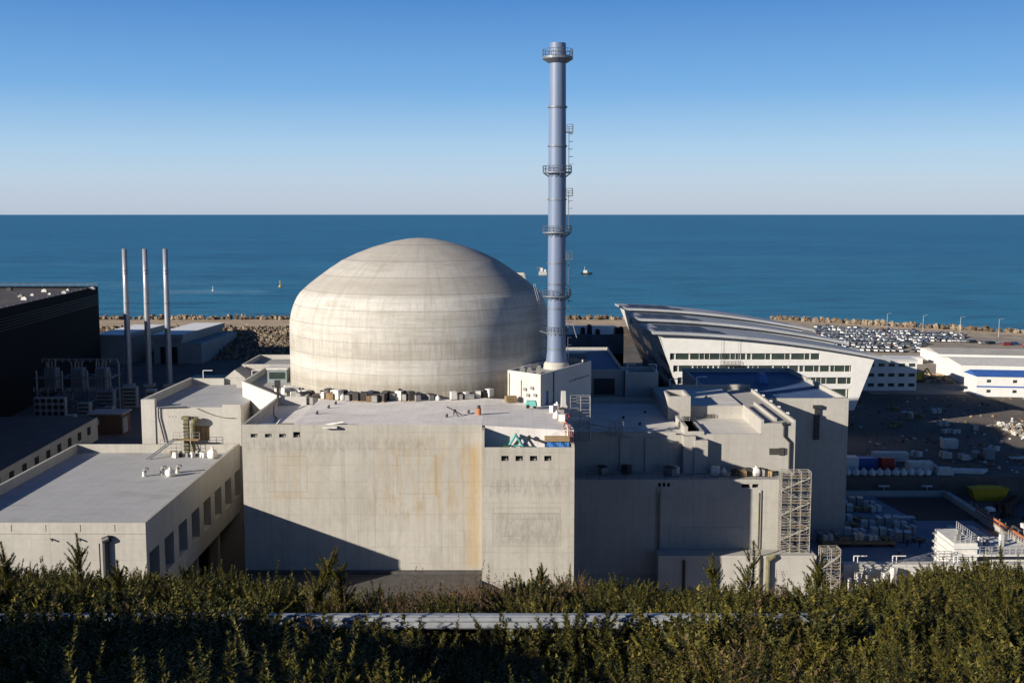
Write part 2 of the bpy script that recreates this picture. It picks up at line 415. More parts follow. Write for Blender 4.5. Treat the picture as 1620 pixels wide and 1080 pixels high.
def inset(poly, d):
    n = len(poly); out = []
    for i in range(n):
        p0, p1, p2 = Vector(poly[i - 1]), Vector(poly[i]), Vector(poly[(i + 1) % n])
        a = (p1 - p0).normalized(); b_ = (p2 - p1).normalized()
        na, nb = Vector((-a.y, a.x)), Vector((-b_.y, b_.x))
        k = d / (1 + na.dot(nb)); out.append(tuple(p1 + (na + nb) * k))
    return out
def shell(mb, poly, z0, zt, zr, pw=.4, skip=()):
    """outer walls, parapet top and inner parapet faces; returns the roof outline"""
    n = len(poly); inn = inset(poly, pw)
    mb.prism(poly, z0, zt, top=False, bottom=False, skip=skip)
    vs = [(x, y, zt) for x, y in poly] + [(x, y, zt) for x, y in inn] + [(x, y, zr) for x, y in inn]
    fs = []
    for i in range(n):
        j = (i + 1) % n
        fs += [(i, j, n + j, n + i), (n + i, n + j, 2 * n + j, 2 * n + i)]
    mb.add(vs, fs); return inn
def flat(poly, z): return MB().add([(x, y, z) for x, y in poly], [tuple(range(len(poly)))])
def rect(x0, x1, y0, y1): return [(x0, y0), (x1, y0), (x1, y1), (x0, y1)]
def openwall(mb, O, U, N, u0, u1, z0, z1, holes, depth=.6, back=None):
    """upright wall with recesses; O=(x,y), U along, N into the wall; holes (u0,u1,z0,z1)"""
    us = sorted({u0, u1, *[h[0] for h in holes], *[h[1] for h in holes]})
    zs = sorted({z0, z1, *[h[2] for h in holes], *[h[3] for h in holes]})
    P = lambda u, z, d=0: (O[0] + U[0] * u + N[0] * d, O[1] + U[1] * u + N[1] * d, z)
    for a, b_ in zip(us, us[1:]):
        for c, d in zip(zs, zs[1:]):
            mu, mz = (a + b_) / 2, (c + d) / 2
            if any(h[0] < mu < h[1] and h[2] < mz < h[3] for h in holes): continue
            mb.add([P(a, c), P(b_, c), P(b_, d), P(a, d)], [(0, 1, 2, 3)])
    for a, b_, c, d in holes:
        A = [P(a, c), P(b_, c), P(b_, d), P(a, d)]; B = [P(a, c, depth), P(b_, c, depth), P(b_, d, depth), P(a, d, depth)]
        mb.add(A + B, [(0, 4, 5, 1), (1, 5, 6, 2), (2, 6, 7, 3), (3, 7, 4, 0)])
        (back or mb).add(B, [(0, 1, 2, 3)])
def railing(mb, pts, h=1.1, step=1.5, r=.03, rails=2):
    for a, b_ in zip(pts, pts[1:]):
        a, b_ = Vector(a), Vector(b_); L = (b_ - a).length; k = max(1, int(L / step))
        for i in range(k + 1):
            p = a.lerp(b_, i / k); mb.bar(p, p + Vector((0, 0, h)), r, 4)
        for q in range(rails):
            z = Vector((0, 0, h * (q + 1) / rails)); mb.bar(a + z, b_ + z, r, 4)
def struct(o): o['kind'] = 'structure'; return o

# ------------------------------------------------------------------ ground, dike, sea, hillside
def sstep(x, a, b_):
    t = min(1, max(0, (x - a) / (b_ - a))); return t * t * (3 - 2 * t)
def dike_y(x): return 648 if x < 150 else 648 - (x - 150) * .70
def right_level(x, y):
    k = sstep(x, 30, 50)
    return k * (2 + 4.3 * min(1, max(0, (y - 271) / 1.2)) + 2.7 * sstep(y, 470, 530) * sstep(x, 110, 150))
def strip_w(x): return 42 - 28 * sstep(x, 60, 150)
def ground_z(x, y):
    t = dike_y(x) - y; base = right_level(x, y)
    if t < 0: return 10 - 19 * min(1, -t / 20)
    sw = strip_w(x)
    if t < sw: return 10
    width = 62 - 50 * sstep(x, 20, 140)
    return base + (10 - base) * (1 - min(1, (t - sw) / width))
def build_ground():
    xs = sorted(set(list(range(-520, 720, 8)) + list(np.arange(28, 54, 2))))
    vs, fs, mi = [], [], []
    ts = [700]  # rows by inland distance, so the dike edges stay crisp
    rows = [90, 130, 170, 200, 220, 240, 255, 271, 272.3, 290, 320, 360, 400, 430, 460, 490]
    tail = [108, 104, 98, 90, 80, 70, 60, 50, 42.01, 36, 26, 20, 14.01, 8, 3, 0, -5, -10, -15, -20, -40]
    for x in xs:
        d = dike_y(x)
        col = []
        for y in rows: col.append(y if y < d - 112 else None)
        last = max([y for y in col if y is not None])
        ys = [y if y is not None else last + (d - 112 - last) * .5 for y in col] + [d - t for t in tail]
        for y in ys: vs.append((x, y, ground_z(x, y) + random.uniform(-.05, .05)))
    m = len(rows) + len(tail)
    for i in range(len(xs) - 1):
        for k in range(m - 1):
            a = i * m + k
            fs.append((a, a + m, a + m + 1, a + 1))
            y = k - len(rows)
            tt = tail[y] if y >= 0 else 999
            xx = xs[i]
            if tt <= strip_w(xx) + 1.5: mi.append(1 if tt > -4 else 2)
            elif tt <= 104 and xx < 60: mi.append(2)
            elif xx >= 126 and (tt <= 112 or (k < len(rows) and rows[k] >= 400)): mi.append(3)
            else: mi.append(0)
    b = MB(); b.v = vs; b.f = fs; b.mi = mi
    return struct(b.build('ground', ['yard_earth', 'tan_strip', 'rock_dark', 'gravel_lot']))
build_ground()
SEA = -7.0
sea = MB(); N = 48
for i in range(N):
    a0, a1 = R(15 + 150 * i / N), R(15 + 150 * (i + 1) / N)
    rr = [420, 900, 1800, 4000, 10000, 30000, 90000]
    for p, q in zip(rr, rr[1:]):
        sea.add([(p * math.cos(a0), p * math.sin(a0), SEA), (q * math.cos(a0), q * math.sin(a0), SEA),
                 (q * math.cos(a1), q * math.sin(a1), SEA), (p * math.cos(a1), p * math.sin(a1), SEA)], [(0, 1, 2, 3)])
struct(sea.build('sea', 'sea_water'))
CREST = [(-60, 893), (-19, 893), (-14, 895), (-10, 902), (-8.6, 935), (-6.8, 948), (-4.8, 938), (-2.5, 916), (1, 914), (4, 918), (6, 925), (9, 924), (12.6, 922), (14.5, 900), (17.5, 888), (19, 890), (60, 890)]
def lerp_tab(x, T):
    if x <= T[0][0]: return T[0][1]
    for (a, u), (b_, v) in zip(T, T[1:]):
        if x <= b_: return u + (v - u) * (x - a) / (b_ - a)
    return T[-1][1]
PROF = [(-12, 68.6), (0, 68.1), (4, 66.9), (10, 64.45), (26, 58.85), (30, 58.9), (42, 55.2), (50, 51), (70, 37), (112, 1), (140, -.5)]
def hill_z(x, y):
    z = lerp_tab(y, PROF)
    if 30 < y < 60:
        ty = lerp_tab(x * 42 / max(y, 34), CREST)
        k = sstep(y, 30, 40) * (1 - sstep(y, 44, 60))
        z += k * (916 - ty) * 42 / 1800
    if y < 34:                                   # unseen rise on the left, added to shade the near gorse
        z += 4.1 * sstep(-x, 15.5, 24) * (1 - sstep(y, 12, 30))
    return z + .25 * math.sin(x * .7 + y * .3) * math.sin(y * .5 - x * .2)
hm = MB(); gx = list(range(-70, 71, 2)); gy = [-12, -8, -4, -2, 0, 2, 4, 6, 8] + list(range(10, 62, 2)) + [66, 72, 80, 90, 100, 112, 125, 140]
hm.v = [(x, y, hill_z(x, y)) for x in gx for y in gy]
for i in range(len(gx) - 1):
    for k in range(len(gy) - 1):
        a = i * len(gy) + k; hm.f.append([a, a + len(gy), a + len(gy) + 1, a + 1]); hm.mi.append(0)
struct(hm.build('hillside', 'hill_soil', smooth=True))

# ------------------------------------------------------------------ reactor building
D = (-18.7, 232.0)
rb = thing('reactor_building', 'huge round concrete reactor building with a flattened dome', 'reactor building', (*D, 0))
prof = [(26.4, 0), (26.4, 20), (26.4, 34), (26.4, 44), (26.4, 47.5), (26.3, 49.0), (26.0, 50.5), (25.5, 52.0), (24.9, 53.3), (24.2, 54.3)]
MB().lathe(*D, prof, 128).build('wall', 'concrete_dome', rb, smooth=True)
cap = [(23.5, 54.95), (22.7, 55.7), (21.2, 56.9), (18.2, 59.1), (15.7, 60.72), (15.5, 60.8), (13, 62.0), (9.6, 63.3), (5.7, 64.4), (2.5, 65.0), (0.01, 65.15)]
MB().lathe(*D, [(24.2, 54.3)] + cap, 128).build('dome', 'concrete_dome', rb, smooth=True)
for k in range(5):   # access hoops with a ladder on the shaded flank beside the stack
    pass
lad = MB()
for k in range(26):
    z = 37 + k * .75; a = R(-24); r = 26.9 if z < 50 else 26.9 - (z - 50) * .28
    for da in (-.016, .016):
        p = (D[0] + r * math.cos(a + da), D[1] + r * math.sin(a + da))
        lad.bar((*p, z), (*p, z + .75), .05, 4)
    lad.bar((D[0] + r * math.cos(a - .016), D[1] + r * math.sin(a - .016), z), (D[0] + r * math.cos(a + .016), D[1] + r * math.sin(a + .016), z), .04, 4)
    if k % 3 == 0:
        for rr in (.5, 1.1): lad.bar((D[0] + (r + rr) * math.cos(a - .03), D[1] + (r + rr) * math.sin(a - .03), z), (D[0] + (r + rr) * math.cos(a + .03), D[1] + (r + rr) * math.sin(a + .03), z), .05, 4)
        lad.bar((D[0] + r * math.cos(a + .03), D[1] + r * math.sin(a + .03), z), (D[0] + (r + 1.1) * math.cos(a + .03), D[1] + (r + 1.1) * math.sin(a + .03), z), .05, 4)
lad.build('ladder', 'galv', rb)

# ------------------------------------------------------------------ stack building and ventilation stack
sp = [(5.1, 201.1), (15.5, 220.7), (9.6, 226.8), (-0.8, 207.1)]
sb = thing('stack_building', 'angular concrete block carrying the tall ventilation stack', 'building', (7.4, 213.9, 22))
b = MB(); back = MB()
e = Vector((15.5 - 5.1, 220.7 - 201.1)); L = e.length; U = e / L; Nn = Vector((-U.y, U.x))
holes = [(12.2 + i * 1.15, 12.8 + i * 1.15, 38.5, 38.95) for i in range(8)] + [(2.2, 3.3, 35.4, 38.2)]
inn = shell(b, sp, 22, 41.5, 40.6, .35, skip=(0,)); openwall(b, sp[0], U, Nn, 0, L, 22, 41.5, holes, .35, back)
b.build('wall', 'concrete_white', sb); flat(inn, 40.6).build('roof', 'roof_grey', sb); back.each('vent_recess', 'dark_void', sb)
b = MB(); P = lambda u, d, z: (sp[0][0] + U.x * u - Nn.x * d, sp[0][1] + U.y * u - Nn.y * d, z)
b.add([P(2.3, -.2, 35.45), P(3.2, -.2, 35.45), P(3.2, -.2, 38.1), P(2.3, -.2, 38.1)], [(0, 1, 2, 3)]); b.build('door', 'blue_paint', sb)
b = MB(); b.bar(P(5.2, .12, 30), P(5.2, .12, 41.3), .09, 6); b.build('downpipe', 'dark_metal', sb)
f = Vector((5.1 + .8, 201.1 - 207.1)); f.normalize(); fn = Vector((-f.y, f.x))
b = MB()
for (u, z0, z1) in ((.5, 36.2, 41), (3.6, 36, 40)):
    q = Vector((-.8, 207.1)) + f * u - fn * -.0; q = Vector((-.8, 207.1)) + f * u + Vector((f.y, -f.x)) * .12
    b.bar((q.x, q.y, z0), (q.x, q.y, z1), .07, 6)
for (u, z) in ((4.6, 38.2), (5.4, 37.2), (6.4, 38.6), (7.2, 37.4)):
    q = Vector((-.8, 207.1)) + f * u + Vector((f.y, -f.x)) * .15
    b.obox(q.x, q.y, z, z + .5, .8, .3, math.atan2(f.y, f.x))
b.each('wall_box', 'grey_box', sb)
for (x, y) in ((3.2, 206.5), (5.0, 209.0), (1.9, 208.3)):
    b = MB(); b.box(x - .5, x + .5, y - .4, y + .4, 40.6, 41.7); b.box(x - .3, x + .3, y - .25, y + .25, 41.7, 42.1)
    b.build('roof_vent', 'grey_box', sb)

SX, SY = 8.5, 216.0
st = thing('ventilation_stack', 'tall pale blue steel ventilation stack with ring platforms', 'chimney', (SX, SY, 40.6))
MB().lathe(SX, SY, [(2.5, 40.6), (2.4, 41.5), (2.15, 41.9), (1.8, 42.0)], 32).build('pedestal', 'concrete_plain', st)
b = MB(); b.lathe(SX, SY, [(2.0, 42.0), (1.78, 44.0), (1.72, 47), (1.7, 60), (1.66, 80), (1.52, 99), (1.52, 101.4), (1.3, 101.4), (1.3, 96)], 40)
b.build('shaft', 'stack_paint', st, smooth=False)
for z in (44.3, 52.0, 56.6, 60.6, 66.4, 72.5, 82.4, 89.6, 98.4):
    MB().lathe(SX, SY, [(1.5, z), (1.83, z), (1.83, z + .3), (1.5, z + .3)], 32).build('flange', 'pale_steel', st)
def ring_platform(z, r, h=1.1):
    b = MB(); b.lathe(SX, SY, [(1.5, z - .25), (r, z - .25), (r, z), (1.5, z), (1.5, z - .25)], 28)
    for i in range(14):
        a = 2 * math.pi * i / 14; b.bar((SX + 1.6 * math.cos(a), SY + 1.6 * math.sin(a), z - 1.0), (SX + r * .96 * math.cos(a), SY + r * .96 * math.sin(a), z - .25), .06, 4)
    p = b.build('platform', 'pale_steel', st)
    q = MB(); pts = [(SX + r * math.cos(2 * math.pi * i / 20), SY + r * math.sin(2 * math.pi * i / 20), z) for i in range(21)]
    railing(q, pts, h, 5, .045); q.build('railing', 'pale_steel', p)
MB().lathe(SX, SY, [(1.5, 97.7), (1.9, 97.9), (2.85, 98.5), (2.85, 98.8), (1.5, 98.8)], 32).build('cap_ring', 'pale_steel', st)
ring_platform(98.95, 2.8, 1.3); ring_platform(77.8, 2.7); ring_platform(66.6, 2.7); ring_platform(54.6, 2.7)
ring_platform(47.6, 1.9, 1.0)
for (z0, z1) in ((78, 85.2), (67, 73.4), (55, 61.6), (44, 54)):       # ladders with hoops and rest landings on the right flank
    b = MB(); x = SX + 2.15
    for dy in (-.3, .3): b.bar((x, SY + dy - .4, z0), (x, SY + dy - .4, z1 + .9), .05, 4)
    k = int((z1 - z0) / .6)
    for i in range(k): b.bar((x, SY - .7, z0 + i * .6), (x, SY - .1, z0 + i * .6), .04, 4)
    for i in range(int((z1 - z0) / 1.4)):
        z = z0 + 1.2 + i * 1.4
        b.tube([(x, SY - .8, z), (x + .6, SY - .8, z), (x + .75, SY - .4, z), (x + .6, SY, z), (x, SY, z)], .04, 4)
    b.build('ladder', 'pale_steel', st)
    if z0 > 50:
        b = MB(); b.box(SX + 1.5, SX + 2.9, SY - 1.3, SY + .5, z1 - .15, z1)
        railing(b, [(SX + 1.7, SY - 1.25, z1), (SX + 2.85, SY - 1.25, z1), (SX + 2.85, SY + .45, z1)], 1.3, .7, .05, 3); b.build('landing', 'pale_steel', st)
b = MB(); b.bar((SX - 1.6, SY - .6, 47.3), (SX - 3.2, SY - .8, 47.9), .12); b.build('bracket', 'galv', st)
b = MB(); b.tube([(SX + 1.6, SY - .8, 49.2), (SX + 3.0, SY - 1, 49.3), (SX + 3.8, SY - 1, 46.6)], .07); b.build('pipe', 'galv', st)

# ------------------------------------------------------------------ main front building
mbd = thing('front_building', 'big blank concrete building in front of the dome', 'building', (-17, 190, 0))
b = MB(); back = MB()
hl4 = [(-42.0 + i * 2.28 + 43.4, -40.9 + i * 2.28 + 43.4, 34.3, 35.2) for i in range(4)]
openwall(b, (-43.4, 180), (1, 0), (0, 1), 0, 38.6, 12.0, 36.4, hl4, .7, back)
ROOF = 36.3
b.add([(-43.4, 180, 12), (-43.4, 180, 36.4), (-43.4, 207.5, 36.4), (-43.4, 207.5, 0), (-43.4, 180.0, 0)], [(0, 1, 2, 3, 4)])
b.add([(-4.8, 180, 12), (-43.4, 180, 12), (-43.4, 186, 12), (-4.8, 186, 12)], [(0, 1, 2, 3)])
b.box(-43.4, -35.2, 180.01, 180.4, 34.9, 36.4)
b.box(-43.4, -43.0, 180.4, 207.5, 34.9, 36.4)
b.add([(9.9, 177, 0), (9.9, 180, 0), (9.9, 206, 0), (9.9, 206, 35.6), (9.9, 180, 35.6), (9.9, 180, 33.3), (9.9, 177, 33.3)], [(0, 1, 2, 3, 4, 5, 6)])
hr = [(1.7 - 4.8 + 4.8 + i * 2.3, 2.8 + i * 2.3, 30.9, 31.75) for i in range(4)]
hr = [(3.1 + i * 2.27, 4.25 + i * 2.27, 31.1, 31.95) for i in range(4)]
openwall(b, (-4.8, 177), (1, 0), (0, 1), 0, 14.7, 0, 33.3, hr, .7, back)
b.add([(-4.8, 177, 0), (-4.8, 177, 33.3), (-4.8, 180, 36.4), (-4.8, 180, 0)], [(0, 3, 2, 1)])
b.box(-4.35, 9.5, 177.001, 177.3, 32.4, 33.29); b.box(9.5, 9.89, 177.3, 179.98, 32.4, 33.7)
b.prism([(-4.79, 177.01), (-4.36, 177.01), (-4.36, 180), (-4.79, 180)], 32.4, 36.0)
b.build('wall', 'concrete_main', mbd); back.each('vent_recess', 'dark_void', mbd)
for i in range(4):
    for (x, y, z) in ((-41.45 + i * 2.28, 180.45, 34.3), (-1.12 + i * 2.27, 177.45, 31.1)):
        g = MB(); g.box(x - .3, x + .35, y, y + .2, z + .03, z + .32); g.bar((x - .25, y + .1, z + .5), (x + .3, y + .1, z + .5), .03, 4); g.build('vent', 'galv', mbd)
b = MB()
b.add([(-35.2, 180, ROOF), (-4.8, 180, ROOF), (-4.8, 210, ROOF), (-35.2, 210, ROOF)], [(0, 1, 2, 3)])
b.add([(-4.8, 179.7, ROOF - .01), (9.9, 179.7, 35.5), (9.9, 207, 35.5), (-4.8, 207, ROOF)], [(0, 1, 2, 3)])
b.add([(-43.0, 180.4, 34.9), (-35.2, 180.4, 34.9), (-35.2, 214, 34.9), (-43, 214, 34.9)], [(0, 1, 2, 3)])
b.add([(-35.2, 180.4, 34.9), (-35.2, 180.4, ROOF), (-35.2, 212, ROOF), (-35.2, 212, 34.9)], [(0, 1, 2, 3)])
b.add([(-4.3, 177.3, 32.4), (9.5, 177.3, 32.4), (9.5, 179.7, 32.4), (-4.3, 179.7, 32.4)], [(0, 1, 2, 3)])
b.add([(-4.3, 179.7, 32.4), (9.9, 179.7, 32.4), (9.9, 179.7, 35.5), (-4.3, 179.7, ROOF - .01)], [(0, 1, 2, 3)])
b.build('roof', 'roof_white', mbd)
b = MB(); b.add([(-43.4, 180, 12.05), (-4.81, 180, 12.05), (-4.81, 168, 10.5), (-43.4, 168, 10.5)], [(3, 2, 1, 0)])
b.box(-43.4, -4.81, 179.2, 179.99, 11.9, 12.4)
b.build('lower_roof', 'dark_sheet', mbd)

# diagonal wall block and upper-left block
ub = thing('side_building', 'pale concrete block with a bright diagonal wall left of the dome', 'building', (-50, 225, 0))
b = MB(); poly = [(-54.3, 226.7), (-42.9, 207.5), (-38, 207.6), (-38, 247), (-54.3, 247)]
inn = shell(b, poly, 0, 36.5, 35.3, .4); b.build('wall', 'concrete_white', ub); flat(inn, 35.3).build('roof', 'roof_grey', ub)
ul = thing('annex_building', 'concrete annex with a flat parapet roof behind the low left building', 'building', (-62, 228, 0))
b = MB(); back = MB()
poly = [(-70.6, 214), (-51.7, 214), (-51.7, 222.3), (-54.32, 226.7), (-54.32, 243), (-69.4, 243)]
b.prism(poly, 0, 33.4, top=False, bottom=False, skip=(0,))
dots = [(5.2 + i * .62, 5.36 + i * .62, 31.5, 31.66) for i in range(3)] + [(8.9 + i * .62, 9.06 + i * .62, 31.5, 31.66) for i in range(4)]
openwall(b, (-70.6, 214), (1, 0), (0, 1), 2.6, 18.9, 0, 33.4, dots + [(9.3, 12.9, 27.0, 29.8)], .25, back)
b.box(-70.6, -68.0, 213.8, 215, 0, 34.9)
b.prism([(-70.6, 215), (-70.0, 215), (-68.9, 243), (-69.5, 243)], 33.4, 34.9)
b.box(-69.5, -62, 242.4, 243, 33.4, 34.8); b.box(-58.5, -54.4, 239, 239.5, 33.4, 34.9)
b.box(-55.2, -51.75, 214.01, 214.5, 33.4, 33.9)
b.build('wall', 'concrete_plain', ul); flat(poly, 33.4).build('roof', 'roof_membrane', ul)
g = MB()
for i in range(4): g.box(-61.2 + i * .9, -60.4 + i * .9, 214.1, 214.22, 27.05, 29.75)
g.build('louvre', 'wood', ul); 
b = MB(); b.tube([(-67.3, 213.7, 33.2), (-67.3, 213.7, 31.5), (-66.2, 213.7, 26.6)], .13); b.bar((-67.4, 213.75, 33.3), (-61.8, 213.75, 33.5), .12); b.build('downpipe', 'dark_metal', ul)
b = MB(); b.tube([(-60 + i * .9, 213.85, 33.2 - 1.9 * math.sin(math.pi * min(1, i / 9.0) * .62)) for i in range(9)], .06, 5); b.build('cable', 'dark_box', ul)
b = MB(); b.box(-50.6, -46.6, 233, 238, 35.3, 38.0); cbx = tag(b.build('roof_cabin', 'shed_wall'), 'small glazed cabin on the side building roof beside the dome', 'cabin')
b = MB(); b.box(-50.8, -46.4, 232.8, 238.2, 38.0, 38.3); b.build('roof', 'dirty_white', cbx); b = MB(); b.box(-50.2, -47, 232.9, 232.99, 36.1, 37.5); b.build('window', 'glass_dark', cbx)
b = MB(); b.add([(-62, 243.1, 34.8), (-57.6, 243.1, 34.8), (-57.6, 250, 34.8), (-62, 250, 34.8), (-59.8, 243.1, 36.6), (-59.8, 250, 36.6)], [(0, 1, 4), (1, 2, 5, 4), (2, 3, 5), (3, 0, 4, 5)]); b.box(-62, -57.6, 243.2, 250, 20, 34.79)
tag(b.build('roof_light', 'concrete_plain'), 'small gabled roof light behind the annex parapet', 'roof light')
bb_ = thing('rear_building', 'low concrete roof with a pale parapet behind the diagonal wall', 'building', (-52, 258, 0)); b = MB(); inn = shell(b, rect(-60, -44, 250.5, 268), 0, 36.8, 35.8, .4); b.build('wall', 'concrete_plain', bb_); flat(inn, 35.8).build('roof', 'roof_grey', bb_)
for i, (x, y) in enumerate(((-66.5, 242.7), (-56, 242.7))):
    b = MB(); b.tube([(x, y, 34.8), (x, y, 36.5), (x + 2, y, 36.5)], .09, 5); tag(b.build('roof_davit', 'white_paint'), ['white roof davit at the back left of the annex roof', 'white roof davit near the gabled roof light'][i], 'davit')
vt = thing('vent_tower', 'mossy ventilation pipe tower standing against the annex wall', 'vent', (-61.2, 212.6, 26))
b = MB(); b.obox(-61.8, 212.9, 24.9, 31.3, .9, .9); b.bar((-60.6, 212.8, 24.9), (-60.6, 212.8, 30.4), .45, 10); b.build('pipe', 'moss_metal', vt)
b = MB(); b.box(-62.6, -61.2, 212.2, 213.6, 31.3, 31.8); b.bar((-60.6, 212.8, 30.4), (-60.1, 212.8, 31.2), .45, 10, .7); b.bar((-60.1, 212.8, 31.2), (-59.6, 212.8, 31.3), .7, 10, .5); b.build('cowl', 'moss_metal', vt)
b = MB()
for i in range(8): b.box(-62.35, -61.25, 212.35, 212.44, 25.4 + i * .7, 25.6 + i * .7)
b.build('bracket', 'dark_metal', vt)

# ------------------------------------------------------------------ low left building
lb = thing('low_building', 'low flat roofed concrete building with a row of openings in its side', 'building', (-67, 185, 0))
b = MB(); back = MB()
poly = [(-83, 157.5), (-52, 157.5), (-52, 213), (-83, 213)]
inn = shell(b, poly, 0, 26.5, 24.9, .45, skip=(1, 0))
openwall(b, (-83, 157.5), (1, 0), (0, 1), 0, 31, 0, 26.5, [(i * 4.9 + 2.1, i * 4.9 + 2.22, 25.2, 26.2) for i in range(6)], .1)
ops = [(1.2 + i * 7.2, 1.2 + i * 7.2 + 4.9, 16.9, 21.9) for i in range(8)]
openwall(b, (-52, 157.5), (0, 1), (-1, 0), 0, 55.5, 14.2, 26.5, [(a, c - .3, 16.6, 21.7) for a, c, _, _ in ops], 2.2, back)
b.box(-58, -52, 160, 161, 0, 14.2); b.box(-60, -52.01, 157.51, 213, 13.5, 14.2)
for y in (172, 186, 200): b.box(-54.5, -53, y, y + 1.2, 0, 14.2)
b.box(-83.05, -51.95, 157.36, 157.5, 24.9, 25.05)
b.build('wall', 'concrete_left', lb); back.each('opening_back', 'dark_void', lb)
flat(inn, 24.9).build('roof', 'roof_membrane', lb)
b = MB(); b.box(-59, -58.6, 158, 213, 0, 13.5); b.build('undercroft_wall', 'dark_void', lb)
b = MB(); b.bar((-57.7, 157.1, 14), (-57.7, 157.1, 24.1), .38, 10); b.bar((-57.95, 157.1, 24.0), (-57.0, 157.1, 24.35), .5, 10); b.bar((-58.5, 157.1, 14), (-58.5, 157.1, 23.6), .09, 6); b.build('vent_pipe', 'dark_metal', lb)
b = MB()
for x in (-65.5, -52+0, -61.5): 
    if x < -53: b.bar((x, 157.4, 24.2), (x + .4, 157.0, 24.0), .12, 6)
b.each('spout', 'dark_metal', lb)
def roof_vent(x, y, z, label, kind):
    t = thing('roof_vent', label, 'vent', (x, y, z))
    b = MB()
    if kind == 0:
        b.bar((x, y, z), (x, y, z + .9), .35, 10); b.build('pipe', 'dirty_white', t)
        c = MB(); c.bar((x, y, z + .9), (x + .35, y, z + 1.35), .42, 10, .3); c.bar((x + .35, y, z + 1.35), (x + .7, y, z + 1.1), .3, 10); c.build('cowl', 'grey_box', t)
    else:
        b.bar((x, y, z), (x, y, z + 1.9), .3, 10); b.build('pipe', 'white_paint', t)
        c = MB(); c.bar((x, y, z + 1.9), (x, y, z + 2.15), .5, 10, .3); c.bar((x, y, z+2.15), (x, y, z + 2.3), .3, 10); c.build('cowl', 'dark_metal', t)
    return t
roof_vent(-63.6, 193, 24.9, 'small grey roof vent, leftmost of the three on the low roof', 0)
roof_vent(-61.0, 194.5, 24.9, 'bent grey roof vent in the middle of the low roof group', 0)
roof_vent(-58.6, 195.5, 24.9, 'grey cowl vent just behind the white bag on the low roof', 0)
roof_vent(-77.6, 159, 24.9, 'white post vent with dark cap at the near edge of the low roof', 1)

def bag_mesh():
    b = MB(); rng = random.Random(3); n = 14
    pr = [(.30, 0), (.50, .08), (.56, .35), (.52, .75), (.42, .98), (.2, 1.05), (.12, 1.2), (.2, 1.32)]
    vs = []
    for r, z in pr:
        for i in range(n):
            a = 2 * math.pi * i / n; k = r * (1 + .14 * math.cos(4 * a)) * rng.uniform(.93, 1.07)
            vs.append((k * math.cos(a), k * math.sin(a), z))
    fs = [(j * n + i, j * n + (i + 1) % n, (j + 1) * n + (i + 1) % n, (j + 1) * n + i) for j in range(len(pr) - 1) for i in range(n)]
    fs.append(tuple(range((len(pr) - 1) * n, len(pr) * n))); b.add(vs, fs); return b
BAG = tag(bag_mesh().build('big_bag', 'fabric_white', smooth=True), 'white big bag on the low roof among the small vents', 'bag', 'white bulk bags')
BAG.location = (-59.1, 193, 24.9); BAG.scale = (1.4, 1.4, 1.2)
dup(BAG, (-55.6, 207.5, 24.9), .5, 'white big bag on the low roof by the mossy vent tower', (1.5, 1.5, 1.6))
# scaffold heap under the vent tower
sc = thing('scaffold_stair', 'small scaffold stair and rail lying against the annex wall', 'scaffold', (-63, 210, 24.9))
b = MB(); b.bar((-67.6, 206.5, 24.95), (-63.6, 210.5, 28.0), .12, 5); b.bar((-67.0, 206.5, 24.95), (-63.0, 210.5, 28.0), .12, 5)
for i in range(9):
    k = i / 8; b.bar((-67.6 + 4 * k, 206.5 + 4 * k, 24.95 + 3.05 * k), (-67 + 4 * k, 206.5 + 4 * k, 24.95 + 3.05 * k), .06, 4)
b.build('stringer', 'galv', sc)
b = MB(); railing(b, [(-64, 211.5, 27.8), (-59, 211.5, 27.8)], 1.2, 1.2, .04); railing(b, [(-66, 210, 24.95), (-62, 210, 24.95)], 2.9, .9, .04, 4); b.build('railing', 'galv', sc)
b = MB(); b.box(-64, -59, 210.6, 212, 27.6, 27.75); b.build('deck', 'wood', sc)
hp = MB()
for i in range(16):
    x = -64 + random.random() * 6.5; y = 208.3 + random.random() * 2.4; s_ = random.uniform(.3, .8)
    hp.obox(x, y, 24.92, 24.95 + s_ * 1.3, s_ * 1.7, s_, random.random() * 3, random.choice([0, 1, 1, 2, 3]), random.uniform(.5, 1))
tag(hp.build('material_heap', ['wood', 'dirty_white', 'dark_box', 'grey_box']), 'untidy heap of site material at the foot of the mossy vent tower', 'heap')
b = MB(); b.tube([(-72, 160.2, 25.0), (-70.5, 160.6, 25.15), (-68.2, 160.9, 25.05)], .12); tag(b.build('pole', 'dark_metal'), 'dark pole lying near the front edge of the low roof', 'pole')
for i, (p, q) in enumerate((((-52.9, 190, 25), (-52.9, 196, 25.2)), ((-52.8, 198, 25), (-52.8, 210.5, 25.3)))):
    b = MB(); b.bar(p, q, .2, 6); b.box(-53.4, -52.8, p[1], q[1], 24.91, 25.25); tag(b.build('plank_stack', 'wood'), ['short stack of planks along the low roof side parapet', 'long stack of planks along the low roof side parapet'][i], 'planks')

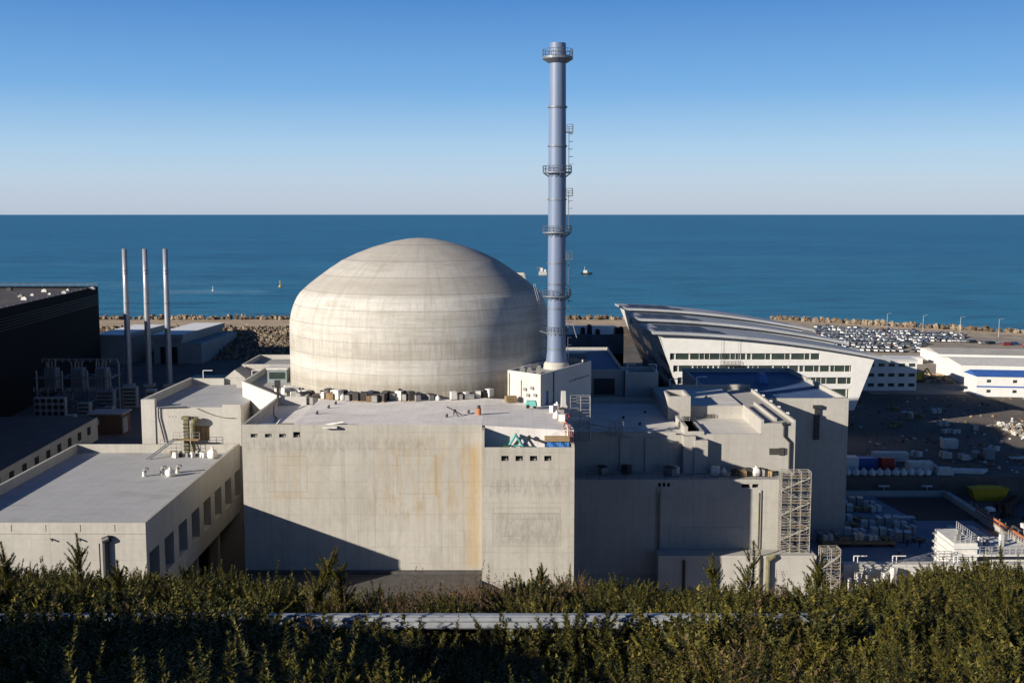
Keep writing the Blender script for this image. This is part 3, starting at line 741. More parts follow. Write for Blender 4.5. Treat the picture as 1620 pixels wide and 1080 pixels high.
# ------------------------------------------------------------------ site material around the foot of the dome
def crate_mesh(kind):
    b = MB(); rng = random.Random(kind)
    if kind == 0:      # shrink-wrapped pallet
        b.box(-.6, .6, -.5, .5, 0, .14, 1); b.obox(0, 0, .14, 1.35, 1.15, .95, 0, 0, .96); return b, ['dirty_white', 'wood']
    if kind == 1:      # pallet of dark blocks
        b.box(-.6, .6, -.5, .5, 0, .14, 1)
        for i in range(3):
            for j in range(3): b.box(-.55 + i * .37, -.2 + i * .37, -.45, .45, .15 + j * .38, .5 + j * .38 + rng.random() * .04)
        return b, ['dark_box', 'wood']
    if kind == 2:      # timber stack
        for j in range(5):
            for i in range(4): b.box(-.9 + rng.random() * .1, .9 - rng.random() * .1, -.5 + i * .26, -.27 + i * .26, j * .18, j * .18 + .15)
        return b, ['wood']
    if kind == 3:      # steel site box
        b.box(-.8, .8, -.45, .45, .1, 1.1); b.box(-.84, .84, -.49, .49, 1.1, 1.2, 1); b.box(-.7, -.5, -.4, .4, 0, .1, 1); b.box(.5, .7, -.4, .4, 0, .1, 1)
        return b, ['grey_box', 'dark_box']
KIND = [('pallet', 'wrapped white pallet on the concrete roof at the foot of the dome', 'pallet', 'wrapped pallets round the dome'),
        ('block_pallet', 'pallet of dark blocks on the concrete roof at the foot of the dome', 'pallet', 'dark pallets round the dome'),
        ('timber_stack', 'small timber stack on the concrete roof at the foot of the dome', 'timber', 'timber stacks round the dome'),
        ('site_box', 'grey steel site box on the concrete roof at the foot of the dome', 'box', 'grey site boxes round the dome')]
PROTO = []
def roof_item(kind, x, y, z, rz, s_):
    if kind == 4:
        return dup(BAG, (x, y, z), rz, 'white big bag on the concrete roof at the foot of the dome', s_ * .85)
    if len(PROTO) < 4:
        for k in range(4):
            m_, mats = crate_mesh(k); o = tag(m_.build(KIND[k][0], mats), *KIND[k][1:3], KIND[k][3]); PROTO.append([o, False])
    o, used = PROTO[kind]
    if used: return dup(o, (x, y, z), rz, None, s_)
    PROTO[kind][1] = True; o.location = (x, y, z); o.rotation_euler = (0, 0, rz); o.scale = (s_,) * 3
rng = random.Random(21); ang = 184
while ang < 303:
    a = R(ang); dense = ang < 262
    for lay in range(2 if dense else 1):
        r = 27.6 + lay * 1.9 + rng.uniform(-.2, .5)
        x, y = D[0] + r * math.cos(a), D[1] + r * math.sin(a)
        if rng.random() < (.88 if dense else .8):
            z = ROOF if x > -35.2 else 34.9
            if y > 209.5 and x < -35.2 : z = 35.3
            if y > 222: continue
            k = rng.choice([0, 0, 0, 1, 0, 3, 3, 4, 1, 2]); roof_item(k, x, y, z, a + rng.uniform(-.4, .4), rng.uniform(.85, 1.35))
    ang += rng.uniform(2.0, 3.4)
b = MB()
for i in range(6):
    b.bar((-19.5 + i * .2, 205.6, ROOF + .05), (-19.5 + i * .2, 205.6, ROOF + 2.2), .06, 4)
b.bar((-19.6, 205.6, ROOF + 2.2), (-17.2, 205.6, ROOF + 1.4), .12, 5)
b = MB(); b.tube([(-20.6, 204.6, ROOF), (-20.6, 204.6, ROOF + 1.9), (-18.6, 204.6, ROOF + 1.2), (-18.6, 204.6, ROOF)], .14, 5); b.bar((-20.6, 205.8, ROOF), (-20.6, 205.8, ROOF + 1.9), .14, 5); b.bar((-20.6, 204.6, ROOF + 1.9), (-20.6, 205.8, ROOF + 1.9), .14, 5)
tag(b.build('trestle', 'dark_metal'), 'dark steel trestle on the roof before the dome', 'trestle')
t = thing('tripod', 'dark steel tripod standing in the middle of the white roof', 'tripod', (-9.2, 188.5, ROOF))
b = MB(); h_ = (-9.6, 188.4, ROOF + .9)
for q in ((-10.9, 188.3, ROOF + 1.6), (-8.9, 187.4, ROOF), (-9.9, 189.4, ROOF), (-8.4, 189.1, ROOF)): b.bar(h_, q, .09, 5)
b.build('leg', 'dark_metal', t)
b = MB(); b.bar((-9.6, 188.4, ROOF + .6), (-9.6, 188.4, ROOF + 1.1), .25, 8); b.build('head', 'dark_metal', t)
t = thing('drum', 'orange and black drum on the white roof right of the tripod', 'drum', (-5.5, 189.5, ROOF))
b = MB(); b.bar((-5.6, 189.5, ROOF), (-5.6, 189.5, ROOF + 1.1), .4, 12); b.build('body', 'orange', t)
b = MB(); b.bar((-5.6, 189.5, ROOF + 1.1), (-5.6, 189.5, ROOF + 1.6), .3, 10); b.build('cap', 'dark_box', t)
for i, (x, y) in enumerate(((-7.4, 191), (-10.9, 187.2), (-32, 196), (-33, 190), (-31.4, 200))):
    b = MB(); b.bar((x, y, ROOF), (x, y, ROOF + .4), .22, 8); b.bar((x, y, ROOF + .4), (x + .2, y, ROOF + .55), .14, 6)
    tag(b.build('roof_drain', 'dark_box'), 'small dark drain cap on the white roof', 'drain', 'drain caps on the white roof')
b = MB(); b.box(-30.3, -28.0, 179.2, 179.9, 35.9, 36.2); b.bar((-29.8, 180.4, ROOF), (-26.9, 179.5, 36.9), .16, 6); b.box(-28.6, -27.7, 180.1, 180.8, ROOF, ROOF + .4)
tag(b.build('hoist_arm', 'dirty_white'), 'white hoist arm on the front edge of the white roof', 'hoist')
# clutter in the shaded pit at the left
t = thing('trolley', 'dark flat trolley in the shaded roof pit behind the left parapet', 'trolley', (-40, 184, 34.9))
b = MB(); b.box(-41.6, -38.6, 183, 184.6, 35.5, 35.75); b.build('bed', 'galv', t)
for (x, y) in ((-41.2, 183.2), (-39, 183.2), (-41.2, 184.4), (-39, 184.4)):
    b = MB(); b.bar((x, y - .1, 35.2), (x, y + .1, 35.2), .3, 12); b.build('wheel', 'tyre', t)
b = MB(); b.tube([(-38.6, 183, 35.7), (-37.9, 183, 36.6), (-37.9, 184.6, 36.6), (-38.6, 184.6, 35.7)], .07, 5); b.build('handle', 'galv', t)
b = MB(); b.tube([(-42.6, 204, 36.6), (-42.4, 200, 36.2), (-41.6, 196, 35.1), (-40.4, 193, 35.0), (-40.2, 190, 35)], .1); tag(b.build('hose', 'dark_box'), 'dark hose hanging into the shaded roof pit', 'hose')
b = MB(); b.bar((-43.1, 207, 34.9), (-43.1, 207, 38.7), .22, 8); b.box(-43.6, -42.6, 206.6, 207.3, 38.2, 39.6); tag(b.build('mast', 'dark_metal'), 'dark mast with a box at the corner of the diagonal wall', 'mast')
b = MB(); b.obox(-36.6, 182.2, 34.9, 35.9, 2.4, 1.2); b.obox(-36.6, 182.2, 35.9, 36.1, 2.5, 1.3); tag(b.build('plywood_stack', 'wood'), 'brown plywood stack in the shaded roof pit', 'plywood')

# terrace with tarps at the front right
t = thing('steel_trestle', 'teal steel A frame on the small terrace below the roof edge', 'frame', (.6, 178.4, 32.4))
b = MB()
for x in (-.3, 1.5):
    b.bar((x - .7 * (1 if x < 0 else -1), 178.2, 32.4), (.6, 178.4, 35.0), .16, 6); b.bar((x - .7 * (1 if x < 0 else -1), 179.2, 32.4), (.6, 179.0, 35.0), .16, 6)
b.bar((-.6, 178.3, 33.3), (1.8, 178.3, 33.3), .12, 6); b.bar((.6, 178.2, 35), (.6, 179.2, 35), .18, 6); b.build('frame', 'teal', t)
b = MB(); b.obox(2.6, 178.2, 32.4, 33.2, 2.6, .8); b.obox(-.9, 178.0, 32.4, 33.5, 1.0, .7); b.build('motor', 'green_dark', t)
def tarp(x0, x1, y0, y1, z, label, seed):
    b = MB(); rg = random.Random(seed); nx, ny = 14, 8
    vs = [(x0 + (x1 - x0) * i / nx, y0 + (y1 - y0) * j / ny, z + rg.uniform(0, .16) + .25 * math.sin(i * .9) ** 2) for i in range(nx + 1) for j in range(ny + 1)]
    fs = [(i * (ny + 1) + j, (i + 1) * (ny + 1) + j, (i + 1) * (ny + 1) + j + 1, i * (ny + 1) + j + 1) for i in range(nx) for j in range(ny)]
    b.add(vs, fs)
    for j in range(ny): pass
    return tag(b.build('tarpaulin', 'blue_tarp'), label, 'tarpaulin')
b = MB(); nx = 12; vs = []; 
for i in range(nx + 1):
    for j in range(7):
        vs.append((5.2 + 3.9 * i / nx, 177.5 + 2.0 * j / 6, 32.8 + 1.3 * j / 6 + .12 * math.sin(i * 1.3 + j)))
fs = [(i * 7 + j, (i + 1) * 7 + j, (i + 1) * 7 + j + 1, i * 7 + j + 1) for i in range(nx) for j in range(6)]
b.add(vs, fs); tag(b.build('tarpaulin', 'blue_tarp'), 'bright blue tarpaulin spread over the right end of the small terrace', 'tarpaulin')
b = MB(); b.obox(7.2, 179.0, 33.9, 34.7, 4.0, .8); tag(b.build('timber_beam', 'wood'), 'brown timber beams behind the blue tarpaulin on the terrace', 'timber')
b = MB(); b.bar((2.6, 178.9, 34.6), (5.2, 178.6, 33.7), .14, 6); b.bar((2.4, 178.9, 34.4), (2.9, 178.9, 34.8), .22, 6); tag(b.build('jack', 'dark_metal'), 'dark pole jack leaning across the small terrace', 'jack')

# orange hoses and scaffold on the right roof edge
for i in range(4):
    b = MB(); x = 8.3 + i * .32
    pts = [(x + .35 * math.sin(k * 1.1 + i) + .02 * k, 181 + k * 2.1, 35.75 + .28 * abs(math.sin(k * 1.7 + i))) for k in range(10)]
    b.tube(pts, .09, 6)
    b.tube([pts[0], (x + .3, 179.4, 35.3), (x + .4, 179.0, 33.6)], .09, 6)
    tag(b.build('hose', ['orange', 'fabric_white', 'orange', 'red'][i]), ['orange hose along the right edge of the white roof, left one', 'white hose among the orange hoses on the right roof edge', 'orange hose along the right edge of the white roof, right one', 'red hose on the right roof edge dropping to the terrace'][i], 'hose', 'hoses on the right roof edge')
for i, (x, y, k) in enumerate(((8.0, 199, 4), (7.2, 195, 0), (8.6, 193, 3), (7.6, 190, 4), (8.4, 186.5, 0))):
    if k == 4: o = dup(BAG, (x, y, 35.5), i, None, 1.1)
    else: o = dup(PROTO[k][0], (x, y, 35.6), i * .7, None, 1.0)
    o['label'] = ['white big bag among the hoses near the stack building', 'wrapped pallet among the hoses on the right roof edge', 'grey site box among the hoses on the right roof edge', 'white big bag half way along the hoses on the roof edge', 'wrapped pallet near the front end of the hoses'][i]
b = MB(); b.obox(9.0, 197, 35.5, 39.2, .9, .8, .1, 0, .8); tag(b.build('concrete_post', 'concrete_white'), 'pale upright concrete post at the right roof edge', 'post')
t = thing('compressor', 'green covered compressor on the white roof before the stack building', 'compressor', (2.8, 198.5, ROOF))
b = MB(); b.obox(3.4, 198.2, 36.4, 37.3, 2.0, 1.1, -.2, 0, .8); b.build('body', 'teal', t)
for dx in (-.6, .6):
    b = MB(); b.bar((3.4 + dx, 197.6, 36.3), (3.4 + dx, 197.75, 36.3), .32, 12); b.build('wheel', 'tyre', t)
dup(PROTO[2][0], (-.2, 203.6, 36.2), .3, 'timber stack at the foot of the bright stack building face', 1.2)

def scaffold(name, label, x0, y0, z0, nx, ny, nz, dx, dy, dz, mat='galv', deck=True, diag=True, r=.055, parent_cat='scaffold'):
    t = thing(name, label, parent_cat, (x0, y0, z0))
    b = MB()
    for i in range(nx + 1):
        for j in range(ny + 1): b.bar((x0 + i * dx, y0 + j * dy, z0), (x0 + i * dx, y0 + j * dy, z0 + nz * dz + 1.1), r, 5)
    b.build('upright', mat, t)
    b = MB()
    for k in range(nz + 1):
        for h in (0, .55, 1.1):
            z = z0 + k * dz + h
            for j in range(ny + 1): b.bar((x0, y0 + j * dy, z), (x0 + nx * dx, y0 + j * dy, z), r * .8, 4)
            for i in range(nx + 1): b.bar((x0 + i * dx, y0, z), (x0 + i * dx, y0 + ny * dy, z), r * .8, 4)
    b.build('ledger', mat, t)
    if diag:
        b = MB()
        for k in range(nz):
            a, c = (x0, x0 + nx * dx) if k % 2 else (x0 + nx * dx, x0)
            for o in (-.08, .5):
                b.bar((a, y0 + o, z0 + k * dz + .1), (c, y0 + o, z0 + (k + 1) * dz + .1), .09, 4)
            for s_ in range(8):
                q = s_ / 8; b.box(a + (c - a) * q - .15, a + (c - a) * q + .15, y0 - .1, y0 + .6, z0 + (k + q) * dz + .02, z0 + (k + q) * dz + .08)
        b.build('stair', mat, t)
    if deck:
        b = MB()
        for k in range(nz + 1):
            b.box(x0 + (dx if diag else 0), x0 + nx * dx, y0 + .7, y0 + ny * dy, z0 + k * dz - .06, z0 + k * dz)
        b.build('deck', 'wood', t)
    return t
scaffold('scaffold', 'grey scaffold frame rising beside the right roof edge', 10.4, 198, 30, 2, 1, 3, 1.7, 1.6, 2.3, deck=False, diag=False, r=.08)
b = MB()
for i in range(7):
    rg = random.Random(i); b.bar((11 + rg.random() * 3, 195 + rg.random() * 5, 32 + rg.random() * 2), (17 + rg.random() * 5, 200 + rg.random() * 6, 30.5 + rg.random() * 2.2), .07, 4)
tag(b.build('scaffold_poles', 'galv'), 'loose grey scaffold poles leaning over the gap right of the roof', 'poles')
scaffold('scaffold', 'small scaffold at the end of the loose poles over the gap', 17.6, 203, 29.9, 2, 1, 1, 1.3, 1.3, 1.5, deck=False, diag=False, r=.07)

# ------------------------------------------------------------------ right-hand concrete complex
fb = thing('lower_building', 'lower concrete building with a shaded front right of the main building', 'building', (30, 200, 0))
b = MB(); back = MB()
fh = [(15.9 + i * .8, 16.4 + i * .8, 21.6, 22.3) for i in range(3)] + [(30.8, 32.3, 21.4, 22.1), (32.7, 33.9, 21.4, 22.1)]
openwall(b, (10.2, 199), (1, 0), (0, 1), 0, 38.0, 5.5, 22.9, fh, .6, back)
b.prism(rect(10.2, 48.2, 199, 205.2), 5.5, 22.9, skip=(0,))
b.box(10.2, 26, 199.4, 205, 0, 5.49)
for x in (25.9, 26.5): b.box(x, x + .22, 198.75, 198.99, 6, 21.4)
b.box(44.2, 44.5, 198.75, 198.99, 6, 21)
b.build('wall', 'concrete_right', fb); back.each('vent_recess', 'dark_void', fb)
b = MB()
for x, z0 in ((26.15, 8), (44.1, 7)): b.bar((x, 198.7, z0), (x, 198.7, 20.6), .12, 6)
b.each('downpipe', 'moss_metal', fb)
b = MB(); b.box(31, 41.5, 198.93, 198.985, 8, 14.2); b.build('panel', 'concrete_right', fb)
pw_ = thing('site_wall', 'low pale concrete block in front of the lower building', 'wall', (40, 195, 0))
b = MB(); b.box(25.8, 53.6, 195, 198.6, 1, 10.2); b.box(25.75, 53.65, 194.93, 195, 9.7, 10.2)
b.box(43.3, 43.9, 194.9, 195, 1, 9.7); b.build('wall', 'concrete_plain', pw_)
b = MB(); b.bar((43.6, 194.7, 2), (43.6, 194.7, 11.0), .18, 6); b.bar((43.6, 194.7, 11), (42.4, 194.7, 12.8), .18, 6); b.bar((45.1, 194.6, 2), (45.1, 194.6, 10.1), .42, 8); b.bar((45.1, 194.6, 9.6), (46.2, 194.6, 10.4), .5, 8)
b.build('downpipe', 'moss_metal', pw_)
b = MB(); b.bar((30.3, 194.8, 2), (30.3, 194.8, 9.4), .25, 8); b.build('vent_pipe', 'dark_metal', pw_)

cb = thing('stepped_building', 'stepped concrete building with a sunken pale roof and raised right wing', 'building', (36, 225, 0))
b = MB()
b.prism(rect(11.5, 51.9, 205.2, 246), 0, 29.8, top=False, bottom=False)
b.box(45.6, 51.9, 205.21, 246, 29.8, 31.9)                       # right wing
b.box(34.9, 45.59, 222.0, 246, 29.8, 32.3)                     # back wing
b.box(30.5, 34.89, 219.5, 246, 29.8, 32.4)
b.box(30.5, 34.89, 219.5, 220, 32.4, 34.6); b.box(30.5, 31, 220, 228, 32.4, 34.6); b.box(34.4, 34.89, 220, 228, 32.4, 34.6); b.box(31, 34.4, 227.5, 228, 32.4, 34.6)
b.box(30.45, 34.95, 219.44, 219.5, 31.8, 32.0)
b.box(45.61, 46.1, 205.22, 222, 31.9, 32.6); b.box(48.6, 49.0, 207.5, 226, 31.9, 32.5); b.box(51.5, 51.89, 205.22, 245.5, 31.9, 32.55)
b.box(34.9, 51.88, 245.5, 245.99, 31.9, 33.0)
b.box(31.2, 33.4, 203.6, 205.19, 22.9, 29.8); b.box(33.2, 35.6, 203.3, 205.18, 22.92, 29.1)
b.box(31.6, 32.2, 205.22, 217, 29.8, 31.3); b.box(34.6, 35.2, 205.22, 215, 29.8, 30.4); b.box(32.2, 34.6, 205.22, 205.7, 29.8, 30.4)
b.box(11.5, 30, 205.21, 205.7, 29.8, 30.3); b.box(11.51, 16, 238, 239, 29.8, 32); b.box(16, 30.5, 240, 240.6, 29.8, 31)
for x in (19.8, 24.4): b.box(x, x + 2.0, 204.9, 205.19, 22.9, 29.3)
b.box(35.7, 45.5, 205.22, 205.5, 29.8, 29.95)
b.build('wall', 'concrete_right', cb)
b = MB(); b.add([(35.2, 205.5, 29.82), (45.6, 205.5, 29.82), (45.6, 222, 29.82), (35.2, 222, 29.82)], [(0, 1, 2, 3)])
b.add([(11.5, 205.7, 29.81), (31.6, 205.7, 29.81), (31.6, 240, 29.81), (11.5, 240, 29.81)], [(0, 1, 2, 3)])
b.add([(34.9, 222.05, 32.31), (45.5, 222.05, 32.31), (45.5, 245.5, 32.31), (34.9, 245.5, 32.31)], [(0, 1, 2, 3)])
b.build('roof', 'roof_tan', cb)
b = MB(); b.box(49.0, 49.9, 205.0, 205.2, 26, 27.4); b.box(47.2, 50.4, 205.1, 205.19, 26.1, 27.3); b.build('louvre', 'dark_box', cb)
b = MB(); b.tube([(49.8, 204.9, 31.8), (49.8, 204.9, 29.6), (50.9, 204.9, 28.5), (50.9, 204.9, 23)], .2, 8); b.bar((49.4, 204.9, 31.8), (50.2, 204.9, 32.0), .32, 8); b.build('downpipe', 'dark_metal', cb)
for i in range(7):
    b = MB(); x = 33.2 + i * .9 if i < 4 else 38 + (i - 4) * .7; y = 219.2 if i < 4 else 221.6
    railing(b, [(x, y, 29.85), (x + .7, y, 29.85)], .8, .35, .05); b.build('railing', 'dark_metal', cb)
for i, (x, y) in enumerate(((22, 222), (24.5, 215), (27, 228), (40, 232))):
    b = MB(); z = 29.82 if x < 30 else 32.32; b.bar((x, y, z), (x, y, z + .3), .3, 8); b.bar((x, y, z + .3), (x + .2, y, z + .5), .15, 6); tag(b.build('roof_drain', 'dark_box'), 'small dark drain cap on the stepped building roof', 'drain', 'drain caps on the stepped roof')
for i, y in enumerate((212, 219, 226, 233, 240)):
    b = MB(); b.box(51.92, 52.35, y, y + .6, 32.3, 32.75); b.box(51.9, 52.1, y + .2, y + .4, 32.0, 32.3); tag(b.build('lamp', 'white_paint'), 'small white lamp on the right parapet of the stepped building', 'lamp', 'parapet lamps of the stepped building')
def davit(x, y, z, wdt, label):
    b = MB(); b.tube([(x, y, z), (x, y, z + 1.7), (x + wdt, y, z + 1.7)], .09, 5); b.bar((x, y, z), (x, y, z + .25), .25, 6)
    tag(b.build('roof_davit', 'white_paint'), label, 'davit')
davit(40.3, 245.7, 33.0, 2.2, 'white roof davit at the back parapet of the stepped building')
davit(34.6, 246.5, 32.4, 2.2, 'white roof davit behind the small turret of the stepped building')
hb = thing('stair_block', 'small concrete stair head half lit behind the stepped building', 'building', (26.8, 250, 28))
b = MB(); inn = shell(b, rect(24.8, 32.0, 246.5, 256), 20, 35.6, 34.6, .3); b.build('wall', 'concrete_plain', hb); flat(inn, 34.6).build('roof', 'roof_grey', hb)
davit(25.2, 246.8, 35.6, 1.8, 'white roof davit on the left corner of the stair head')
davit(31.6, 246.8, 35.6, -1.8, 'white roof davit on the right corner of the stair head')
lk = thing('link_building', 'dark shaded link building between the stack and the stair head', 'building', (18, 262, 0))
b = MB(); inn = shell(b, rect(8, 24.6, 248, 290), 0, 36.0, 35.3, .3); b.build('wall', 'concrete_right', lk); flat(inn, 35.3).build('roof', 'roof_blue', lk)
b = MB(); b.box(18.1, 22.6, 247.7, 247.99, 30.5, 34); b.build('louvre', 'dark_metal', lk)
b = MB(); b.box(13, 17.0, 258, 262, 35.3, 38.3); b.build('plant_box', 'pale_steel', lk)
# clutter on the ledge between the lower and the stepped building
rg = random.Random(5)
LK = [(16.5, 203, 3), (20.8, 203, 1), (28.6, 202, 3), (29.6, 202.2, 0), (36.8, 202, 0), (38.4, 202.4, 4), (40.2, 202.2, 1), (41.6, 201.9, 2), (42.8, 202.2, 1), (44.2, 202, 4), (45.4, 202.3, 3), (46.6, 202.2, 2)]
LKL = {0: 'wrapped white pallet on the ledge below the stepped building', 1: 'pallet of dark blocks on the ledge below the stepped building', 2: 'timber stack on the ledge below the stepped building', 3: 'grey site box on the ledge below the stepped building', 4: 'white big bag on the ledge below the stepped building'}
for x, y, k in LK:
    o = dup(BAG if k == 4 else PROTO[k][0], (x, y, 22.92), rg.random() * 3, LKL[k], rg.uniform(1.0, 1.4))
    o['group'] = {0: 'pallets', 1: 'dark pallets', 2: 'timber stacks', 3: 'site boxes', 4: 'bags'}[k] + ' on the ledge'
b = MB(); railing(b, [(11, 199.3, 22.9), (46, 199.3, 22.9)], 1.0, 2.2, .04); tag(b.build('railing', 'dark_metal'), 'thin dark railing along the front of the lower building roof', 'railing')

rbk = thing('square_building', 'square concrete building with a blue shaded roof at the right', 'building', (58, 262, 0))
b = MB(); poly = [(52.1, 235), (70.4, 235), (69.3, 282), (42.6, 282), (42.6, 246.3), (52.1, 246.3)]
inn = shell(b, poly, 0, 31.7, 30.7, .45); b.box(67.6, 69.9, 235.5, 237.0, 30.7, 31.6)
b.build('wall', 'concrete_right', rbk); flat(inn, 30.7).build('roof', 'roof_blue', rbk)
b = MB(); b.box(63.3, 64.3, 234.5, 234.99, 23.0, 29.6); b.box(62.9, 64.8, 234.3, 234.99, 29.6, 30.3); b.build('vent_shaft', 'dark_metal', rbk)
b = MB(); b.obox(58.5, 264, 30.7, 33.0, 2.5, 2.5, .3, 0, .5); tag(b.build('tarpaulin', 'blue_tarp'), 'small heap under a blue sheet on the square building roof', 'tarpaulin')

# scaffold stair towers
scaffold('scaffold_tower', 'tall grey scaffold stair tower at the corner of the lower building', 47.6, 196.6, 10.2, 3, 2, 6, 1.72, 1.1, 2.25, mat='scaffold_tube', r=.075)
scaffold('scaffold_tower', 'short grey scaffold stair beside the low pale concrete block', 54.3, 193.6, 1, 2, 2, 4, 1.6, 1.2, 2.4, mat='scaffold_tube', r=.07)

# ------------------------------------------------------------------ modern building with the curved roofs
md = thing('office_building', 'white modern building with three curved wing roofs and slanted ends', 'building', (73, 330, 6.3))
def roof_z(x): 
    k = (x - 40) / 68.; return 35.4 - 1.2 * k - 6.4 * k * k
wallb = MB(); 
for ti in range(3):
    y0, y1 = 328 + 41 * ti, 369 + 41 * ti
    xs = [42.6 + 62.6 * i / 20 for i in range(21)]
    if ti == 0:
        bands = [(27.75, 29.75, 45.9, 89.4), (24.2, 26.2, 46.9, 98.8), (20.6, 22.7, 48.2, 98.8), (13.1, 19.3, 58, 98.2)]
        la = lambda z: 42.6 + (35 - z) * .39
        ra = lambda z: 105.3 - (28 - z) * .36
        Q = lambda *p: wallb.add([(x, y0, z) for x, z in p], [tuple(range(len(p)))])
        lv = [13.0] + [q for bb in reversed(bands) for q in bb[:2]]
        for za, zb in zip(lv, lv[1:]):
            hole = [bb for bb in bands if abs(bb[0] - za) < .01]
            if not hole: Q((la(za), za), (ra(za), za), (ra(zb), zb), (la(zb), zb)); continue
            _, _, xa, xb = hole[0]
            Q((la(za), za), (xa, za), (xa, zb), (la(zb), zb))
            if zb > 29: Q((xb, za), (ra(za), za), (105.3, 28.0), (97.6, zb), (xb, zb))
            else: Q((xb, za), (ra(za), za), (ra(zb), zb), (xb, zb))
            A = [(xa, y0, za), (xb, y0, za), (xb, y0, zb), (xa, y0, zb)]; B = [(p, q + .7, r_) for p, q, r_ in A]
            wallb.add(A + B, [(0, 4, 5, 1), (1, 5, 6, 2), (2, 6, 7, 3), (3, 7, 4, 0)])
        Q(*([(la(29.75), 29.75), (97.6, 29.75)] + [(x, roof_z(x) + .3) for x in reversed(xs) if x < 97.5]))
    else:
        wallb.add([(42.6, y0, 30.5), (105, y0, 26)] + [(x, y0, roof_z(x)) for x in reversed(xs)], [tuple(range(2 + len(xs)))])
    # slanted ends
    wallb.add([(42.6, y0, 35), (51.2, y0, 13.0), (51.2, y1, 13.0), (42.6, y1, 33.6)], [(0, 1, 2, 3)])
    wallb.add([(105.3, y0, 28), (99.9, y0, 13.0), (99.9, y1, 13.0), (105.3, y1, 27)], [(3, 2, 1, 0)])
wallb.build('wall', 'white_paint', md)
MB().box(52, 97.5, 329.5, 450, 6, 13.05).build('plinth', 'hall_black', md)
for (z0, z1, xa, xb) in [(27.75, 29.75, 45.9, 89.4), (24.2, 26.2, 46.9, 98.8), (20.6, 22.7, 48.2, 98.8), (13.1, 19.3, 58, 98.2)]:
    g = MB(); g.add([(xa, 328.55, z0), (xb, 328.55, z0), (xb, 328.55, z1), (xa, 328.55, z1)], [(0, 1, 2, 3)])
    win = g.build('window', 'glass_dark', md)
    g = MB(); x = xa + 1.3; rg = random.Random(int(z0))
    while x < xb:
        g.box(x, x + rg.choice([.12, .12, .4]), 328.35, 328.5, z0 + .15, z1); x += rg.choice([1.5, 1.5, 3.0, 4.2])
    g.box(xa, xb, 328.3, 328.5, z0, z0 + .15); g.build('frame', 'dirty_white', win)
plain('roof_metal', (.44, .45, .47), .6, .1, .15, .1)
for ti in range(3):
    y0, y1 = 328 + 41 * ti - 2.4, 366 + 41 * ti
    b = MB(); xs = [40.6 + 68.6 * i / 40 for i in range(41)]
    for xa, xb in zip(xs, xs[1:]):
        za, zb = roof_z(xa) + .15, roof_z(xb) + .15
        if xb > 108.9: zb -= .3
        P = []
        for (x, z) in ((xa, za), (xb, zb)):
            P += [(x, y0, z), (x, y0, z + .75), (x, y1, z - .7), (x, y1, z - 1.45)]
        b.add(P, [(0, 4, 5, 1), (1, 5, 6, 2), (2, 6, 7, 3), (3, 7, 4, 0)])
    for xx in (40.6, 109.2):
        z = roof_z(xx) + .15; b.add([(xx, y0, z), (xx, y0, z + .75), (xx, y1, z - .7), (xx, y1, z - 1.45)], [(0, 1, 2, 3)])
    rf = b.build('roof', 'roof_metal', md)
    g = MB()  # dark sheets painting a cast shadow on the left of each roof
    for i in range(4):
        for (ya, yb) in ((y0 + 4, y0 + 19), (y0 + 20, y0 + 36)):
            if i == 3 and ya > y0 + 10: continue
            xa, xb = 41.8 + i * 5.3 + (2.5 if ya > y0 + 10 else 0), 46.8 + i * 5.3 + (2.5 if ya > y0 + 10 else 0)
            zf = lambda x, y: roof_z(x) + .9 - 1.45 * (y - y0) / (y1 - y0) + .08
            g.add([(xa, ya, zf(xa, ya)), (xb, ya, zf(xb, ya)), (xb, yb, zf(xb, yb)), (xa, yb, zf(xa, yb))], [(0, 1, 2, 3)])
    g.build('roof_panels', 'solar', rf)
b = MB(); b.box(60.5, 66, 327.1, 327.9, 26.3, 26.5); railing(b, [(60.5, 327.2, 26.5), (66, 327.2, 26.5)], 1.1, 1.1, .06); b.bar((60.8, 327.5, 27), (60.8, 327.5, 33.8), .05, 4); b.bar((65.7, 327.5, 27), (65.7, 327.5, 33.6), .05, 4)
tag(b.build('cradle', 'grey_box'), 'window cleaning cradle hanging on the white office front', 'cradle')
b = MB()
for ti in range(3):
    for i in range(5):
        y = 332 + 41 * ti + i * 7.5
        for z in (13, 19, 25): 
            x = 42.6 + (35 - z) * .39 - .12; b.add([(x, y, z), (x, y + 4.5, z), (x - 1.17, y + 4.5, z + 3), (x - 1.17, y, z + 3)], [(0, 3, 2, 1)])
b.each('window', 'glass_dark', md)
mh = thing('machine_hall', 'tall pale hall behind the dome, only its roof corner showing left of the stack', 'hall', (-22, 350, 0))
b = MB(); poly = [(-50, 305), (4.5, 305), (4.5, 405), (-50, 405)]; inn = shell(b, poly, 0, 49.2, 48.4, .5); b.build('wall', 'concrete_plain', mh); flat(inn, 48.4).build('roof', 'roof_grey', mh)
pb_ = thing('pump_building', 'long dark grey building in the shade behind the stack', 'building', (28, 430, 6))
b = MB(); b.prism(rect(-20, 41, 415, 450), 0, 26); b.build('wall', 'pale_steel', pb_)
b = MB(); b.box(-19.9, 40.9, 380, 414.9, 0, 9); b.box(10, 40.5, 412, 414.99, 10, 19); b.build('canopy', 'hall_black', pb_)
for i, (x, s_) in enumerate(((26, 2.2), (28.5, 3.2), (31.5, 1.5), (38.5, 2.2), (40.2, 2.4))):
    b = MB(); b.obox(x, 418, 26, 26 + s_, 1.8, 2, .2, 0, .8); b.obox(x, 418, 26 + s_, 26.3 + s_, .9, .9); b.build('roof_unit', 'dark_metal', pb_)

